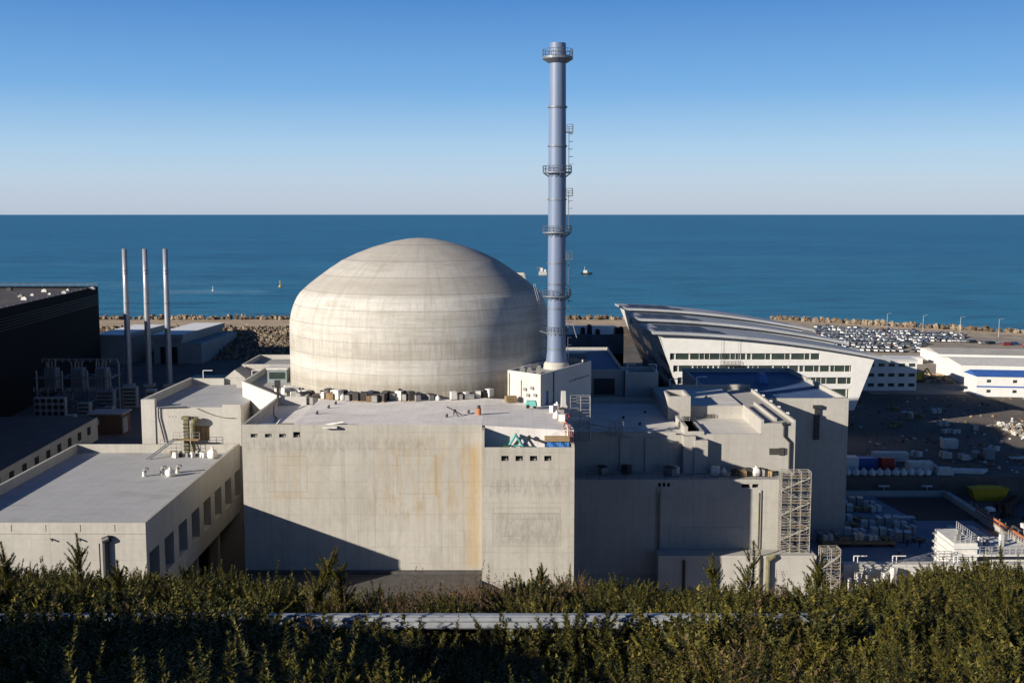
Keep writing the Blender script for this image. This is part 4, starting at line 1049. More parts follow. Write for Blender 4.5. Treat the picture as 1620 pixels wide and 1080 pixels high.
# ------------------------------------------------------------------ white prefabs and stores at the right
def prefab(name, label, x0, x1, y0, y1, z0, z1, rows, cols, roofm, wallm='white_paint', cat='prefab', skewy=0, wz=1.2, ww=1.1, band=None, pitch=0):
    t = thing(name, label, cat, ((x0 + x1) / 2, y0, z0))
    b = MB(); poly = [(x0, y0), (x1, y0 + skewy), (x1, y1 + skewy), (x0, y1)]
    b.prism(poly, z0, z1); b.build('wall', wallm, t)
    o = inset(poly, -.3); r = MB()
    if pitch:
        my0, my1 = (y0 + y1) / 2, (y0 + y1) / 2 + skewy
        vs = [(o[0][0], o[0][1], z1), (o[1][0], o[1][1], z1), (o[2][0], o[2][1], z1), (o[3][0], o[3][1], z1), (o[0][0], my0, z1 + pitch), (o[1][0], my1, z1 + pitch)]
        r.add([(x, y, z + .01) for x, y, z in vs], [(0, 1, 5, 4), (3, 4, 5, 2), (0, 4, 3), (1, 2, 5), (0, 3, 2, 1)])
    else: r.prism(o, z1 + .01, z1 + .35)
    r.build('roof', roofm, t)
    H = (z1 - z0) / max(1, rows)
    for i in range(rows):
        for j in range(cols):
            x = x0 + (x1 - x0) * (j + .5) / cols; yy = y0 + skewy * (x - x0) / (x1 - x0) - .06; z = z0 + H * i + H * .42
            g = MB(); g.box(x - ww, x + ww, yy, yy + .05, z, z + wz); wd = g.build('window', 'glass_dark', t)
        if band and i:
            g = MB(); g.add([(x0 - .05, y0 - .1, z0 + H * i - .25), (x1, y0 + skewy - .1, z0 + H * i - .25), (x1, y0 + skewy - .1, z0 + H * i + .25), (x0 - .05, y0 - .1, z0 + H * i + .25)], [(0, 1, 2, 3)]); g.build('band', band, t)
    return t
prefab('prefab_office', 'three storey white prefab office in the shade of the curved roof building', 124.5, 146.5, 408, 420, 6.3, 17.2, 3, 6, 'white_paint')
prefab('store_building', 'long low white store with a grey roof nearest the car park', 180, 262, 476, 498, 6.3, 11.4, 0, 0, 'roof_grey', skewy=-14, pitch=1.4)
prefab('store_building', 'white warehouse with plain walls behind the blue roofed offices', 170, 250, 427, 452, 6.3, 13.2, 0, 0, 'dirty_white', skewy=-12, pitch=1.3)
prefab('prefab_office', 'two storey white prefab office with a sloping blue roof', 163, 232, 395, 406, 6.3, 13.4, 2, 8, 'blue_paint', skewy=-9, band='blue_paint', wz=1.0, ww=1.0, pitch=1.7)
prefab('store_building', 'small white shed at the edge of the car park', 160, 174, 480, 485, 6.3, 9.3, 0, 0, 'white_paint', skewy=-2)
for i, (x, y, c) in enumerate(((153, 452, 'dirty_white'), (157, 446, 'fabric_white'))):
    t = thing('tent', ['small white site tent left of the low store', 'small white site tent nearest the yellow machine'][i], 'tent', (x, y, 6.3))
    b = MB(); b.box(x - 2.4, x + 2.4, y - 2, y + 2, 6.3, 8.6); b.build('wall', c, t)
    b = MB(); b.add([(x - 2.6, y - 2.2, 8.6), (x + 2.6, y - 2.2, 8.6), (x + 2.6, y + 2.2, 8.6), (x - 2.6, y + 2.2, 8.6), (x, y, 10.2)], [(0, 1, 4), (1, 2, 4), (2, 3, 4), (3, 0, 4), (3, 2, 1, 0)]); b.build('roof', c, t)

# ------------------------------------------------------------------ car park
def car_mesh():
    b = MB()
    sec = [(-2.15, .35, .62), (-2.1, .35, .85), (-1.2, .35, .95), (1.5, .35, .98), (2.1, .35, .95), (2.15, .4, .7)]
    W = .86
    for (a, a0, a1), (c, c0, c1) in zip(sec, sec[1:]):
        b.add([(a, -W, a0), (a, W, a0), (a, W * .95, a1), (a, -W * .95, a1), (c, -W, c0), (c, W, c0), (c, W * .95, c1), (c, -W * .95, c1)],
              [(0, 4, 7, 3), (1, 2, 6, 5), (3, 7, 6, 2), (0, 1, 5, 4)])
    b.add([(-2.15, -W, .35), (-2.15, W, .35), (-2.15, W * .95, .62), (-2.15, -W * .95, .62)], [(0, 3, 2, 1)])
    b.add([(2.15, -W, .4), (2.15, W, .4), (2.15, W * .95, .7), (2.15, -W * .95, .7)], [(0, 1, 2, 3)])
    lo = [(-1.25, -.8), (1.95, -.8), (1.95, .8), (-1.25, .8)]; hi = [(-.45, -.66), (1.45, -.66), (1.45, .66), (-.45, .66)]
    b.add([(x, y, .94) for x, y in lo] + [(x, y, 1.46) for x, y in hi], [(0, 1, 5, 4), (1, 2, 6, 5), (2, 3, 7, 6), (3, 0, 4, 7)], 1)
    b.add([(x, y, 1.46) for x, y in hi] + [(x * .95 + .02, y * .95, 1.5) for x, y in hi], [(0, 1, 5, 4), (1, 2, 6, 5), (2, 3, 7, 6), (3, 0, 4, 7), (4, 5, 6, 7)], 0)
    for x in (-1.35, 1.35):
        for y in (-.78, .78): b.bar((x, y - .1, .33), (x, y + .1, .33), .33, 10, mi=2)
    return b
CARS = {}
CN = {'car_white': 'white', 'car_silver': 'silver', 'car_black': 'black', 'car_blue': 'dark blue', 'car_red': 'red', 'car_grey': 'dark grey'}
for k, nm in CN.items():
    o = tag(car_mesh().build('parked_car', [k, 'car_glass', 'tyre']), nm + ' car among the rows in the packed car park by the sea dike', 'car', nm + ' cars in the car park')
    CARS[k] = [o, False]
def put_car(k, x, y, rz, z=6.33, label=None, group=None):
    o, used = CARS[k]
    if not used: CARS[k][1] = True; c = o; c.location = (x, y, z); c.rotation_euler = (0, 0, rz)
    else: c = dup(o, (x, y, z), rz)
    if label: c['label'] = label; c['group'] = group or label
    return c
rg = random.Random(11)
row0 = 0
for ri in range(17):
    for ci in range(48):
        x = 132 + ci * 2.7; yy = 512 + ri * 7.2 - (x - 150) * .12 + (1.8 if ri % 2 else 0)
        px = 810 + 1800 * x / yy; d = dike_y(x) - yy
        if d < 21 or px < 1292 or px > 1548 - ri * 2 or rg.random() < .13: continue
        if px > 1478 and yy < 541: continue
        k = rg.choices(list(CN), [20, 5, 4, 2, 1, 3])[0]
        put_car(k, x + rg.uniform(-.25, .25), yy + rg.uniform(-.5, .5), R(62) + rg.choice([0, math.pi]) + rg.uniform(-.05, .05), ground_z(x, yy) + .04)
for i in range(16):
    x = 206 + i * 3.1 + rg.uniform(-1, 1); y = 546 - i * 2.1 + rg.uniform(-3, 3)
    k = rg.choices(list(CN), [8, 3, 4, 1, 2, 2])[0]
    put_car(k, x, y, R(8) + rg.uniform(-.2, .2), ground_z(x, y) + .04, CN[k] + ' car parked along the track behind the low white store', CN[k] + ' cars along the track')
b = MB(); b.add([(148, 512, 0), (230, 494, 0), (235, 548, 0), (170, 575, 0), (150, 590, 0)], [(0, 1, 2, 3, 4)])
b.v = [(x, y, ground_z(x, y) + .02) for x, y, z in b.v]

# ------------------------------------------------------------------ sea defences
def boulder(seed):
    rg = random.Random(seed); vs = []; n, m = 9, 6
    for j in range(1, m):
        for i in range(n):
            a = 2 * math.pi * i / n; p = math.pi * j / m; k = rg.choice([.62, .8, 1.0, 1.18]) * rg.uniform(.9, 1.1)
            vs.append((k * math.sin(p) * math.cos(a), k * .85 * math.sin(p) * math.sin(a), .75 * k * math.cos(p)))
    fs = [(j * n + i, (j + 1) * n + i, (j + 1) * n + (i + 1) % n, j * n + (i + 1) % n) for j in range(m - 2) for i in range(n)]
    t, u = len(vs), len(vs) + 1; vs += [(0, 0, .78), (0, 0, -.78)]
    fs += [(t, i, (i + 1) % n) for i in range(n)] + [(u, (m - 2) * n + (i + 1) % n, (m - 2) * n + i) for i in range(n)]
    return MB().add(vs, fs)
BP = [tag(boulder(s_).build('boulder', ['rock', 'rock_dark'][s_ % 2]), 'brown armour boulder on the crest of the sea dike', 'boulder', 'armour boulders on the dike crest') for s_ in range(4)]
ub_ = [False] * 4; rg = random.Random(4); cnt = 0
x = -245.0
while x < 275:
    px = 810 + 1800 * x / dike_y(x)
    vis = (150 < px < 458) or (893 < px < 1000) or px > 1225
    if vis:
        for lay in range(2):
            y = dike_y(x) - 1 + lay * 3 + rg.uniform(-1, 1); s_ = rg.uniform(1.0, 2.0) * (1.1 if px > 1225 else 1)
            k = rg.randrange(4); loc = (x + rg.uniform(-.8, .8), y, 10 + s_ * .5); sc_ = (s_ * rg.uniform(.8, 1.2), s_, s_ * rg.uniform(.8, 1.3))
            if ub_[k]: o = dup(BP[k], loc, rg.random() * 6, None, sc_)
            else: ub_[k] = True; o = BP[k]; o.location = loc; o.scale = sc_
            cnt += 1
    x += rg.uniform(1.9, 3.4) if px < 1225 else rg.uniform(2.0, 3.4)
def rubble(name, label, fn, n, seed, mats, smin, smax):
    rg = random.Random(seed); src = [boulder(i + 20) for i in range(5)]; b = MB()
    for i in range(n):
        x, y, z = fn(rg); s_ = rg.uniform(smin, smax); q = src[rg.randrange(5)]; a = rg.random() * 6; ca, sa = math.cos(a), math.sin(a); e = rg.uniform(.6, 1.4)
        b.add([(x + s_ * (vx * ca - vy * sa), y + s_ * (vx * sa + vy * ca), z + s_ * vz * e) for vx, vy, vz in q.v], q.f, rg.randrange(len(mats)))
    o = tag(b.build(name, mats), label, 'rocks'); o['kind'] = 'stuff'; return o
def slope_pt(rg):
    x = rg.uniform(-228, -90); y = dike_y(x) - 42 - rg.random() * 64; return x, y, ground_z(x, y) + .1
rubble('riprap', 'brown rock armour covering the inner slope of the sea dike', slope_pt, 2600, 8, ['rock', 'rock_dark', 'rock'], .5, 1.5)
def sea_pt(rg):
    x = rg.choice([rg.uniform(-232, -105), rg.uniform(20, 60), rg.uniform(135, 300)]); y = dike_y(x) + rg.random() * 6; return x, y, ground_z(x, y) + .2
def heap_pt(rg):
    x = 145 + rg.random() ** 1.4 * 25; y = 318 + rg.random() * 22; return x, y, 6.3 + max(0, 2.2 - .02 * (y - 329) ** 2) * rg.random()
rubble('rubble', 'heap of pale broken rubble at the right edge of the yard', heap_pt, 260, 12, ['rock', 'dirty_white', 'grey_box'], .3, 1.1)

# ------------------------------------------------------------------ turbine hall and plant at the left
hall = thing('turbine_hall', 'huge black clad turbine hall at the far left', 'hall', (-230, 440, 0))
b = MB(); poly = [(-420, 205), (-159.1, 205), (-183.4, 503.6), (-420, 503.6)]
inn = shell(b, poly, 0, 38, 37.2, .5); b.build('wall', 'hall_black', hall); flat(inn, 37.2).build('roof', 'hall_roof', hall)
b = MB()
for k in range(5):
    z = 34.3 - k * 1.0
    for q in range(1): b.add([(-166 - .06, 289, z), (-183.4 + .12, 503.5, z), (-183.4 + .12, 503.5, z + .25), (-166 - .06 + .2, 289, z + .25)], [(0, 1, 2, 3)])
b.v = [(x + .25, y, z) for x, y, z in b.v]; b.build('cladding_rib', 'dark_metal', hall)
b = MB(); railing(b, [(-183.7, 503, 38), (-300, 503, 38)], 1.3, 4, .09); railing(b, [(-166.6, 300, 38), (-183.7, 503, 38)], .9, 6, .06); b.build('railing', 'galv', hall)
rg = random.Random(9)
for i in range(16):
    y = rg.uniform(425, 496); x = -176 - rg.uniform(6, 8 + .45 * (y - 395)); s_ = rg.uniform(.5, 1.1)
    b = MB(); b.obox(x, y, 37.2, 37.2 + s_, s_ * 2.4, s_ * 1.8, 0, 0, .85); b.obox(x, y, 37.2 + s_, 37.5 + s_, s_, s_); b.build('roof_unit', rg.choice(['dirty_white', 'dirty_white', 'grey_box', 'dark_box']), hall)
for i, x in enumerate((-156, -147.8, -139.6)):
    t = thing('flue', ['slim tall steel flue, leftmost of three beside the dark hall', 'slim tall steel flue, middle of three beside the dark hall', 'slim tall steel flue, rightmost of three beside the dark hall'][i], 'chimney', (x, 459, 0), 'slim steel flues')
    MB().lathe(x, 459, [(1.25, 0), (1.2, 20), (1.05, 40), (.95, 56), (.75, 56), (.75, 52)], 20).build('shaft', 'pale_steel' if 0 else 'flue_steel', t, smooth=True) if 'flue_steel' in MATS else None
    if 'flue_steel' not in MATS:
        plain('flue_steel', (.42, .44, .48), .4, .4, .08, .3)
        MB().lathe(x, 459, [(1.25, 0), (1.2, 20), (1.05, 40), (.95, 56), (.75, 56), (.75, 52)], 20).build('shaft', 'flue_steel', t, smooth=True)
    for z in (46, 47.2, 34): MB().lathe(x, 459, [(.9, z), (1.3, z), (1.3, z + .25), (.9, z + .25)], 20).build('flange', 'pale_steel', t)
    b = MB(); b.box(x - 2, x + 2, 457, 461, 0, 1.2); b.build('base', 'concrete_right', t)
def shed(name, label, poly, z1, roofm, wallm, door=None):
    t = thing(name, label, 'shed', (*poly[0], 0)); b = MB(); b.prism(poly, 0, z1); b.build('wall', wallm, t)
    o = inset(poly, -1.0); r = MB(); r.prism(o, z1 + .01, z1 + 2.4); r.build('fascia', 'shed_wall', t)
    r = flat(inset(o, .02), z1 + 2.42); r.build('roof', 'roof_bright', t)
    if door: g = MB(); g.box(*door); g.build('door', 'dark_void', t)
    return t
shed('pump_shed', 'grey shed with a white roof and dark doorway right of the flues', [(-168, 530), (-155, 530), (-150, 586), (-164, 586)], 11.5, 'white_paint', 'shed_wall', (-165, -157, 529.9, 529.98, 0, 8))
shed('pump_shed', 'grey shed with a white roof behind the two left flues', [(-193, 524), (-180, 524), (-176, 572), (-190, 572)], 12.0, 'white_paint', 'shed_wall')
b = MB(); b.prism([(-154.9, 531), (-146, 531), (-142, 584), (-149.8, 584)], 0, 9.5); tag(b.build('shed', 'shed_wall'), 'low grey side shed in the shade against the rock slope', 'shed')
b = MB(); b.prism(rect(-132, -96, 462, 470), 0, 3.2); b.box(-130, -98, 461.5, 462, 3.0, 3.4); tag(b.build('site_wall', 'concrete_right'), 'long low concrete wall in the shade below the rock slope', 'wall')
# transformer yard
def transformer(x, y, label):
    t = thing('transformer', label, 'transformer', (x, y, 0), 'transformers by the dark hall')
    b = MB(); b.box(x - 2, x + 2, y - 2, y + 2, 8, 15.5); b.build('tank', 'pale_steel', t)
    for i in range(4):
        g = MB(); g.box(x - 1.8 + i * 1.0, x - 1.2 + i * 1.0, y - 2.6, y - 2.01, 8.6, 15); g.build('fin', 'pale_steel', t)
    for i in (-1, 0, 1):
        g = MB()
        for k in range(5): g.bar((x + i * 1.2, y, 15.5 + k * .45), (x + i * 1.2, y, 15.8 + k * .45), .32, 8); g.bar((x + i * 1.2, y, 15.8 + k * .45), (x + i * 1.2, y, 15.95 + k * .45), .2, 8)
        g.build('insulator', 'grey_box', t)
for i, x in enumerate((-164, -154.5, -146)): transformer(x, 402, ['blue grey transformer block, left one of the shaded yard', 'blue grey transformer block in the middle of the shaded yard', 'blue grey transformer block, right one of the shaded yard'][i])
t = thing('steel_gantry', 'open steel gantry carrying the transformers beside the dark hall', 'gantry', (-155, 402, 0))
b = MB()
for x in (-168, -159, -150, -142):
    for y in (398, 407): b.bar((x, y, 0), (x, y, 17 if y > 400 else 15), .35, 4)
b.each('column', 'pale_steel', t)
b = MB()
for z in (3.8, 7.7, 12.5):
    for y in (398, 407): b.box(-169, -141, y - .3, y + .3, z - .35, z)
    for x in (-168, -159, -150, -142): b.box(x - .25, x + .25, 398, 407, z - .3, z - .02)
for x0, x1 in ((-168, -159), (-159, -150), (-150, -142)): b.bar((x0, 397.6, 0), (x1, 397.6, 7.5), .18, 4); b.bar((x1, 397.6, 0), (x0, 397.6, 7.5), .18, 4)
b.build('beam', 'pale_steel', t)
b = MB(); railing(b, [(-169, 397.7, 7.7), (-141, 397.7, 7.7)], 1.2, 2.4, .09); railing(b, [(-169, 406, 17), (-142, 406, 17)], 1.2, 2.4, .09); b.build('railing', 'galv', t)
t = thing('cooler_bank', 'pale lattice of round coolers in the shade below the transformers', 'cooler', (-156, 376, 0))
b = MB(); b.box(-160, -149.5, 376, 377.6, 0, 9); b.build('casing', 'galv', t)
for i in range(5):
    for j in range(4): g = MB(); g.bar((-158.9 + i * 2.05, 375.9, 1.5 + j * 2.1), (-158.9 + i * 2.05, 376.05, 1.5 + j * 2.1), .78, 14); g.build('fan', 'dark_void', t)
for i, (x, y, s_, c) in enumerate(((-146, 384, 4, 'shed_wall'), (-141.5, 392, 6, 'pale_steel'), (-138, 385, 3, 'galv'), (-139, 410, 5, 'shed_wall'), (-134, 418, 3.5, 'galv'), (-146, 372, 2.6, 'galv'))):
    t = thing('switchgear_cabinet', ['squat grey cabinet right of the cooler bank', 'tall ribbed cabinet below the right transformer', 'small pale cabinet at the right end of the shaded yard', 'grey cabinet behind the flue bases', 'pale cabinet nearest the right flue', 'low pale cabinet in front of the shaded yard'][i], 'cabinet', (x, y, 0))
    b = MB(); b.box(x - s_ * .5, x + s_ * .5, y - 1.5, y + 1.5, .3, s_ * 1.5); b.box(x - s_ * .5 - .2, x + s_ * .5 + .2, y - 1.7, y + 1.7, 0, .29); b.build('body', c, t)
    for k in range(int(s_)): g = MB(); g.box(x - s_ * .42, x + s_ * .42, y - 1.6, y - 1.51, .9 + k * 1.35, 1.5 + k * 1.35); g.build('louvre', 'dark_metal', t)
cbn = thing('site_cabin', 'brown clad cabin with a pale end door in the left shade', 'cabin', (-128, 358, 0))
b = MB(); b.box(-135, -124.5, 358, 366, 0, 6.4); b.build('wall', 'brown_panel', cbn)
b = MB(); b.box(-135.5, -124, 357.5, 366.5, 6.41, 6.8); b.build('roof', 'roof_grey', cbn)
b = MB(); b.box(-124.45, -124.4, 359, 363, .2, 5); b.build('door', 'galv', cbn)
b = MB(); b.box(-133.4, -131.8, 357.9, 357.97, 3.2, 4.8); b.build('window', 'dirty_white', cbn)
lw = thing('workshop', 'long low dark workshop with small square windows at the left edge', 'building', (-130, 300, 0))
b = MB(); back = MB()
b.prism([(-175, 262), (-124, 262), (-127.5, 345), (-175, 345)], 0, 8, skip=())
b.build('wall', 'concrete_right', lw); flat([(-175.2, 261.8), (-123.8, 261.8), (-127.3, 345.2), (-175.2, 345.2)], 8.02).build('roof', 'hall_roof', lw)
for i in range(9):
    y = 268 + i * 8.4; x = -124 - 3.5 * (y - 262) / 83; g = MB(); g.add([(x + .06, y, 4), (x - .05, y + 3, 4), (x - .05, y + 3, 6.4), (x + .06, y, 6.4)], [(0, 1, 2, 3)]); g.build('window', 'dark_void', lw)
b = MB(); b.prism([(-123, 236), (-100, 236), (-102, 335), (-123.0, 335)], 0, 3.4); b.box(-101.5, -100.8, 236.2, 330, 3.41, 4.2); tag(b.build('canopy_roof', 'hall_roof'), 'low dark flat roof between the workshop and the low building', 'roof')

# ------------------------------------------------------------------ construction yard at the right
dk = MB(); dk.add([(55, 205, 2.25), (101, 205, 2.25), (103.5, 269, 2.25), (55, 269, 2.25)], [(0, 1, 2, 3)])
struct(dk.build('pavement', 'deck_slab'))
dk = MB(); dk.add([(90, 247, 2.26), (104, 247, 2.26), (104, 268, 2.26), (87, 268, 2.26)], [(0, 1, 2, 3)])
struct(dk.build('pavement', 'brown_slab'))
t = thing('kerb_wall', 'dark edge kerb running along the back of the blue slab', 'kerb', (80, 270, 2))
b = MB(); b.box(58, 105, 269.2, 270.2, 2, 3.4); b.build('wall', 'concrete_right', t)
for i in range(4):
    b = MB(); x = 68 + i * 10.5; b.box(x, x + 2.6, 270.4, 271, 4.2, 4.5); b.bar((x + 1.3, 270.6, 3), (x + 1.3, 270.6, 4.2), .1, 5); b.build('lamp', 'dirty_white', t)
t = thing('safety_barrier', 'red and white barrier along the sunlit right edge of the slab', 'barrier', (105, 240, 2))
b = MB(); b.prism([(104.2, 205), (105.6, 205), (105.6, 269), (104.2, 269)], 1.9, 3.4); b.build('wall', 'concrete_plain', t)
b = MB(); b.box(104.1, 104.35, 204, 250, 4.3, 4.75); b.box(104.1, 104.35, 204, 250, 3.6, 3.8); b.build('rail', 'orange', t)
b = MB()
for i in range(17): b.bar((104.5, 205 + i * 3, 3.4), (104.5, 205 + i * 3, 5.1), .09, 5)
b.each('post', 'galv', t)
b = MB(); b.bar((106.2, 230, 1.9), (106.2, 230, 6.2), .12, 6); b.box(105.6, 107, 229.4, 230.6, 5.4, 6.3); tag(b.build('floodlight', 'white_paint'), 'white box floodlight behind the red barrier', 'lamp')
b = MB(); b.bar((105.9, 247, 1.9), (105.9, 247, 5.2), .12, 6); b.box(105.4, 107, 246, 248, 4.6, 5.2); tag(b.build('floodlight', 'white_paint'), 'flat white floodlight at the far end of the red barrier', 'lamp')
b = MB(); b.box(60.5, 150, 201.5, 203, 0, 6.2); b.box(60.4, 150, 201.3, 203.2, 6.2, 6.6); 
for i in range(6): b.obox(61 + i * 1.6, 200, 1, 4.5 + (i % 3), 1.0, 1.6, .4, 0, .6)
tag(b.build('retaining_wall', 'concrete_white'), 'long sunlit pale concrete wall in front of the blue slab', 'wall')
for i, x in enumerate((62.5, 69.6, 80.8)):
    b = MB(); b.tube([(x, 202.3, 6.6), (x, 202.3, 7.9), (x + 2.4, 202.3, 7.9)], .1, 5); b.bar((x + .7, 202.3, 6.6), (x + .7, 202.3, 7.9), .08, 5)
    tag(b.build('wall_rail', 'white_paint'), ['white tube rail at the left end of the sunlit pale wall', 'white tube rail in the middle of the sunlit pale wall', 'white tube rail left of the white formwork tower'][i], 'rail')
fm = thing('formwork_tower', 'white ribbed formwork tower with scaffold rails in the sun', 'formwork', (92, 209, 1))
b = MB(); b.box(83.0, 87.4, 208, 218, 1, 8.6); b.box(87.4, 97.5, 210, 219, 1, 6.2); b.build('casing', 'dirty_white', fm)
for k in range(5):
    g = MB(); g.box(82.6, 87.5, 207.6, 207.99, 1.6 + k * 1.5, 2.0 + k * 1.5); g.box(82.6, 82.99, 208, 218, 1.6 + k * 1.5, 2.0 + k * 1.5); g.build('rib', 'white_paint', fm)
g = MB(); g.box(87.5, 98.3, 207.5, 219.5, 6.21, 6.5); g.build('deck', 'dirty_white', fm)
g = MB(); railing(g, [(83.2, 208.2, 8.6), (87.2, 208.2, 8.6), (87.2, 217.8, 8.6)], 1.5, 1.0, .06, 3); railing(g, [(87.8, 207.8, 6.5), (98, 207.8, 6.5), (98, 219, 6.5)], 1.5, 1.1, .06, 3); g.build('railing', 'galv', fm)
for (x, y, h) in ((89.5, 212, 2.2), (91.5, 214, 1.2), (94, 213, 2.4), (96, 216, 1.6), (85.3, 212, 1.6), (84.3, 210, 1.0), (90.4, 209.4, .9)):
    g = MB(); z_ = 6.5 if x > 87.5 else 8.6; g.obox(x, y, z_, z_ + h, .8, .7, .3, 0, .8); g.build('prop', 'fabric_white' if h > 2 else 'grey_box', fm)
scaffold('scaffold', 'low scaffold beside the white formwork tower', 79.4, 205.6, 2.3, 2, 1, 2, 1.4, 1.4, 2.0, deck=False, diag=True, r=.06)
# stacked panels on the slab
rg = random.Random(31)
def panel_mesh(k):
    b = MB(); n = [5, 3, 7][k]
    for i in range(n): b.box(-1.3 + rg.uniform(-.1, .1), 1.3 + rg.uniform(-.1, .1), -.9, .9, .12 + i * .26, .12 + i * .26 + .2)
    for x in (-.9, .9): b.box(x - .1, x + .1, -.85, .85, 0, .12)
    b.box(-.1, .1, -.93, .93, .05, .16 + n * .26, 1); return b
PP = [tag(panel_mesh(k).build('panel_stack', [['dirty_white', 'wood', 'galv'][k], 'dark_box']), ['stack of pale panels on the shaded slab', 'stack of timber panels on the shaded slab', 'tall stack of grey panels on the shaded slab'][k], 'panels', ['pale', 'timber', 'grey'][k] + ' panel stacks on the slab') for k in range(3)]
up = [False] * 3
for ri, y in enumerate((231, 236, 241.5, 246.5, 255, 260)):
    for ci in range(7):
        x = 63.5 + ci * 3.5 + rg.uniform(-.4, .4)
        if ri >= 4: x += 13
        if rg.random() < .2 or (ri > 3 and ci > 2): continue
        k = rg.choices([0, 1, 2], [5, 2, 3])[0]; s_ = rg.uniform(.85, 1.25)
        if up[k]: dup(PP[k], (x, y + rg.uniform(-.5, .5), 2.26), rg.uniform(-.3, .3), None, s_)
        else: up[k] = True; PP[k].location = (x, y, 2.26)
t = thing('steel_platform', 'dark raised platform carrying panel stacks at the front of the slab', 'platform', (70, 228, 2))
b = MB(); b.box(63.5, 78.5, 226.5, 229.3, 2.9, 3.4); b.build('deck', 'wood', t)
for x in (64, 69, 74, 78):
    b = MB(); b.box(x - .3, x + .3, 226.6, 229.2, 2.26, 2.89); b.build('beam', 'dark_metal', t)
for i in range(5):
    x = 65 + i * 3; dup(PP[i % 3], (x, 228, 3.41), .1 * i, ['pale panel stack on the dark raised platform', 'timber panel stack on the dark raised platform', 'grey panel stack on the dark raised platform'][i % 3], .75)['group'] = 'stacks on the dark platform'
t = thing('work_table', 'long pale trestle table on the blue slab', 'table', (84, 246, 2))
b = MB(); b.box(82, 89, 245, 246.6, 3.3, 3.5); b.build('top', 'dirty_white', t)
for x in (82.4, 85.5, 88.6): b = MB(); b.box(x - .1, x + .1, 245.1, 246.5, 2.26, 3.29); b.build('leg', 'galv', t)
for i in range(4):
    for j in range(2):
        x, y = 94.5 + j * 3.2, 226 + i * 4.2
        b = MB(); b.box(x, x + 2.6, y, y + 3.0, 2.4, 2.65); b.box(x + .2, x + .4, y + .2, y + 2.8, 2.26, 2.4); b.box(x + 2.2, x + 2.4, y + .2, y + 2.8, 2.26, 2.4); b.box(x + 1.2, x + 1.4, y + .02, y + 2.98, 2.65, 2.75)
        tag(b.build('floor_panel', 'dirty_white'), 'pale square panel in the double row on the slab', 'panel', 'panels in the double row')
b = MB()
for i in range(22): b.bar((79 + i * .55, 206, 2.34), (84 + i * .55, 219, 2.34), .06, 4)
for i in range(10): b.bar((79 + i * .5, 206 + i * 1.3, 2.42), (91 + i * .45, 206 + i * 1.3, 2.42), .06, 4)
tag(b.build('rebar_mat', 'rust_steel'), 'mat of rusty reinforcing bars at the front of the slab', 'rebar')
rg = random.Random(14)
for i, (x, y, L, a) in enumerate(((117, 262, 14, .9), (121, 252, 16, .7), (116, 246, 12, 1.0), (128, 262, 15, .5), (124, 241, 13, .8), (113, 254, 10, 1.2))):
    b = MB()
    for k in range(26):
        o = rg.uniform(-1.6, 1.6); z = ground_z(x, y) + rg.uniform(.1, 1.3) ; q = a + rg.uniform(-.06, .06)
        b.bar((x - L / 2 * math.cos(q) - o * math.sin(q), y - L / 2 * math.sin(q) + o * math.cos(q), z), (x + L / 2 * math.cos(q) - o * math.sin(q), y + L / 2 * math.sin(q) + o * math.cos(q), z), .12, 4)
    tag(b.build('rebar_bundle', 'rust_steel'), 'long rusty bundle of reinforcing bars right of the slab', 'rebar', 'rebar bundles right of the slab')
# white bags along the bank, containers
for i in range(14):
    x = 76.5 + i * 1.95; o = dup(BAG, (x, 273.6 + rg.uniform(-.3, .3), 6.3), rg.random() * 3, 'white big bag in the row along the top of the bank', (1.6, 1.6, 1.35)); o['group'] = 'bags along the bank'
def container(x, y, z, lx, ly, h, c, label, rz=0):
    t = thing('container', label, 'container', (x, y, z)); b = MB(); b.box(x - lx / 2, x + lx / 2, y - ly / 2, y + ly / 2, z + .1, z + h); b.build('body', c, t)
    g = MB(); n = int(lx / .5)
    for i in range(n): g.box(x - lx / 2 + .2 + i * .5, x - lx / 2 + .42 + i * .5, y - ly / 2 - .07, y - ly / 2 - .005, z + .3, z + h - .25)
    g.build('side_rib', c, t)
    g = MB(); g.box(x + lx / 2 + .005, x + lx / 2 + .07, y - ly / 2 + .15, y + ly / 2 - .15, z + .3, z + h - .2); g.build('door', c, t); return t
container(84.5, 279, 6.3, 3.2, 3, 3.6, 'white_paint', 'white upright site container at the corner of the square building')
container(89.0, 282, 6.3, 6.0, 2.5, 2.7, 'blue_paint', 'blue steel container between the white one and the red one')
container(94.0, 280.5, 6.3, 3.2, 2.5, 3.0, 'red', 'red steel container at the right end of the blue one')
container(80.0, 277, 6.3, 3.2, 2.5, 2.4, 'green_dark', 'dark green container beside the square building')
container(101.5, 278.5, 6.3, 6.2, 2.6, 2.5, 'dirty_white', 'pale site cabin behind the row of white bags')
container(98.0, 290, 6.3, 9, 2.5, 2.4, 'dirty_white', 'long pale container farther back in the shaded yard')
container(119.5, 306, 6.3, 4.0, 2.5, 2.6, 'dirty_white', 'single pale container out in the dark yard')
container(124.5, 292, 6.3, 2.4, 2.2, 2.8, 'shed_wall', 'small green grey cabin out in the dark yard')
b = MB(); b.prism([(109, 276), (116, 275), (118.5, 278), (110, 279)], 6.3, 7.0); b.obox(106.5, 275, 6.3, 8.0, 4, 2.5, -.1, 0, .8); tag(b.build('pipe_stack', 'dirty_white'), 'pale stack of pipes at the end of the bag row', 'pipes')
b = MB(); b.box(130, 137, 291, 293, 6.5, 6.9); b.box(131, 132, 291.2, 292.8, 6.3, 6.5); b.box(135, 136, 291.2, 292.8, 6.3, 6.5); tag(b.build('flat_rack', 'galv'), 'low grey rack lying in the dark yard', 'rack')
t = thing('skip', 'big yellow steel skip in the shaded yard', 'skip', (114, 266, 6))
gz = 2.2
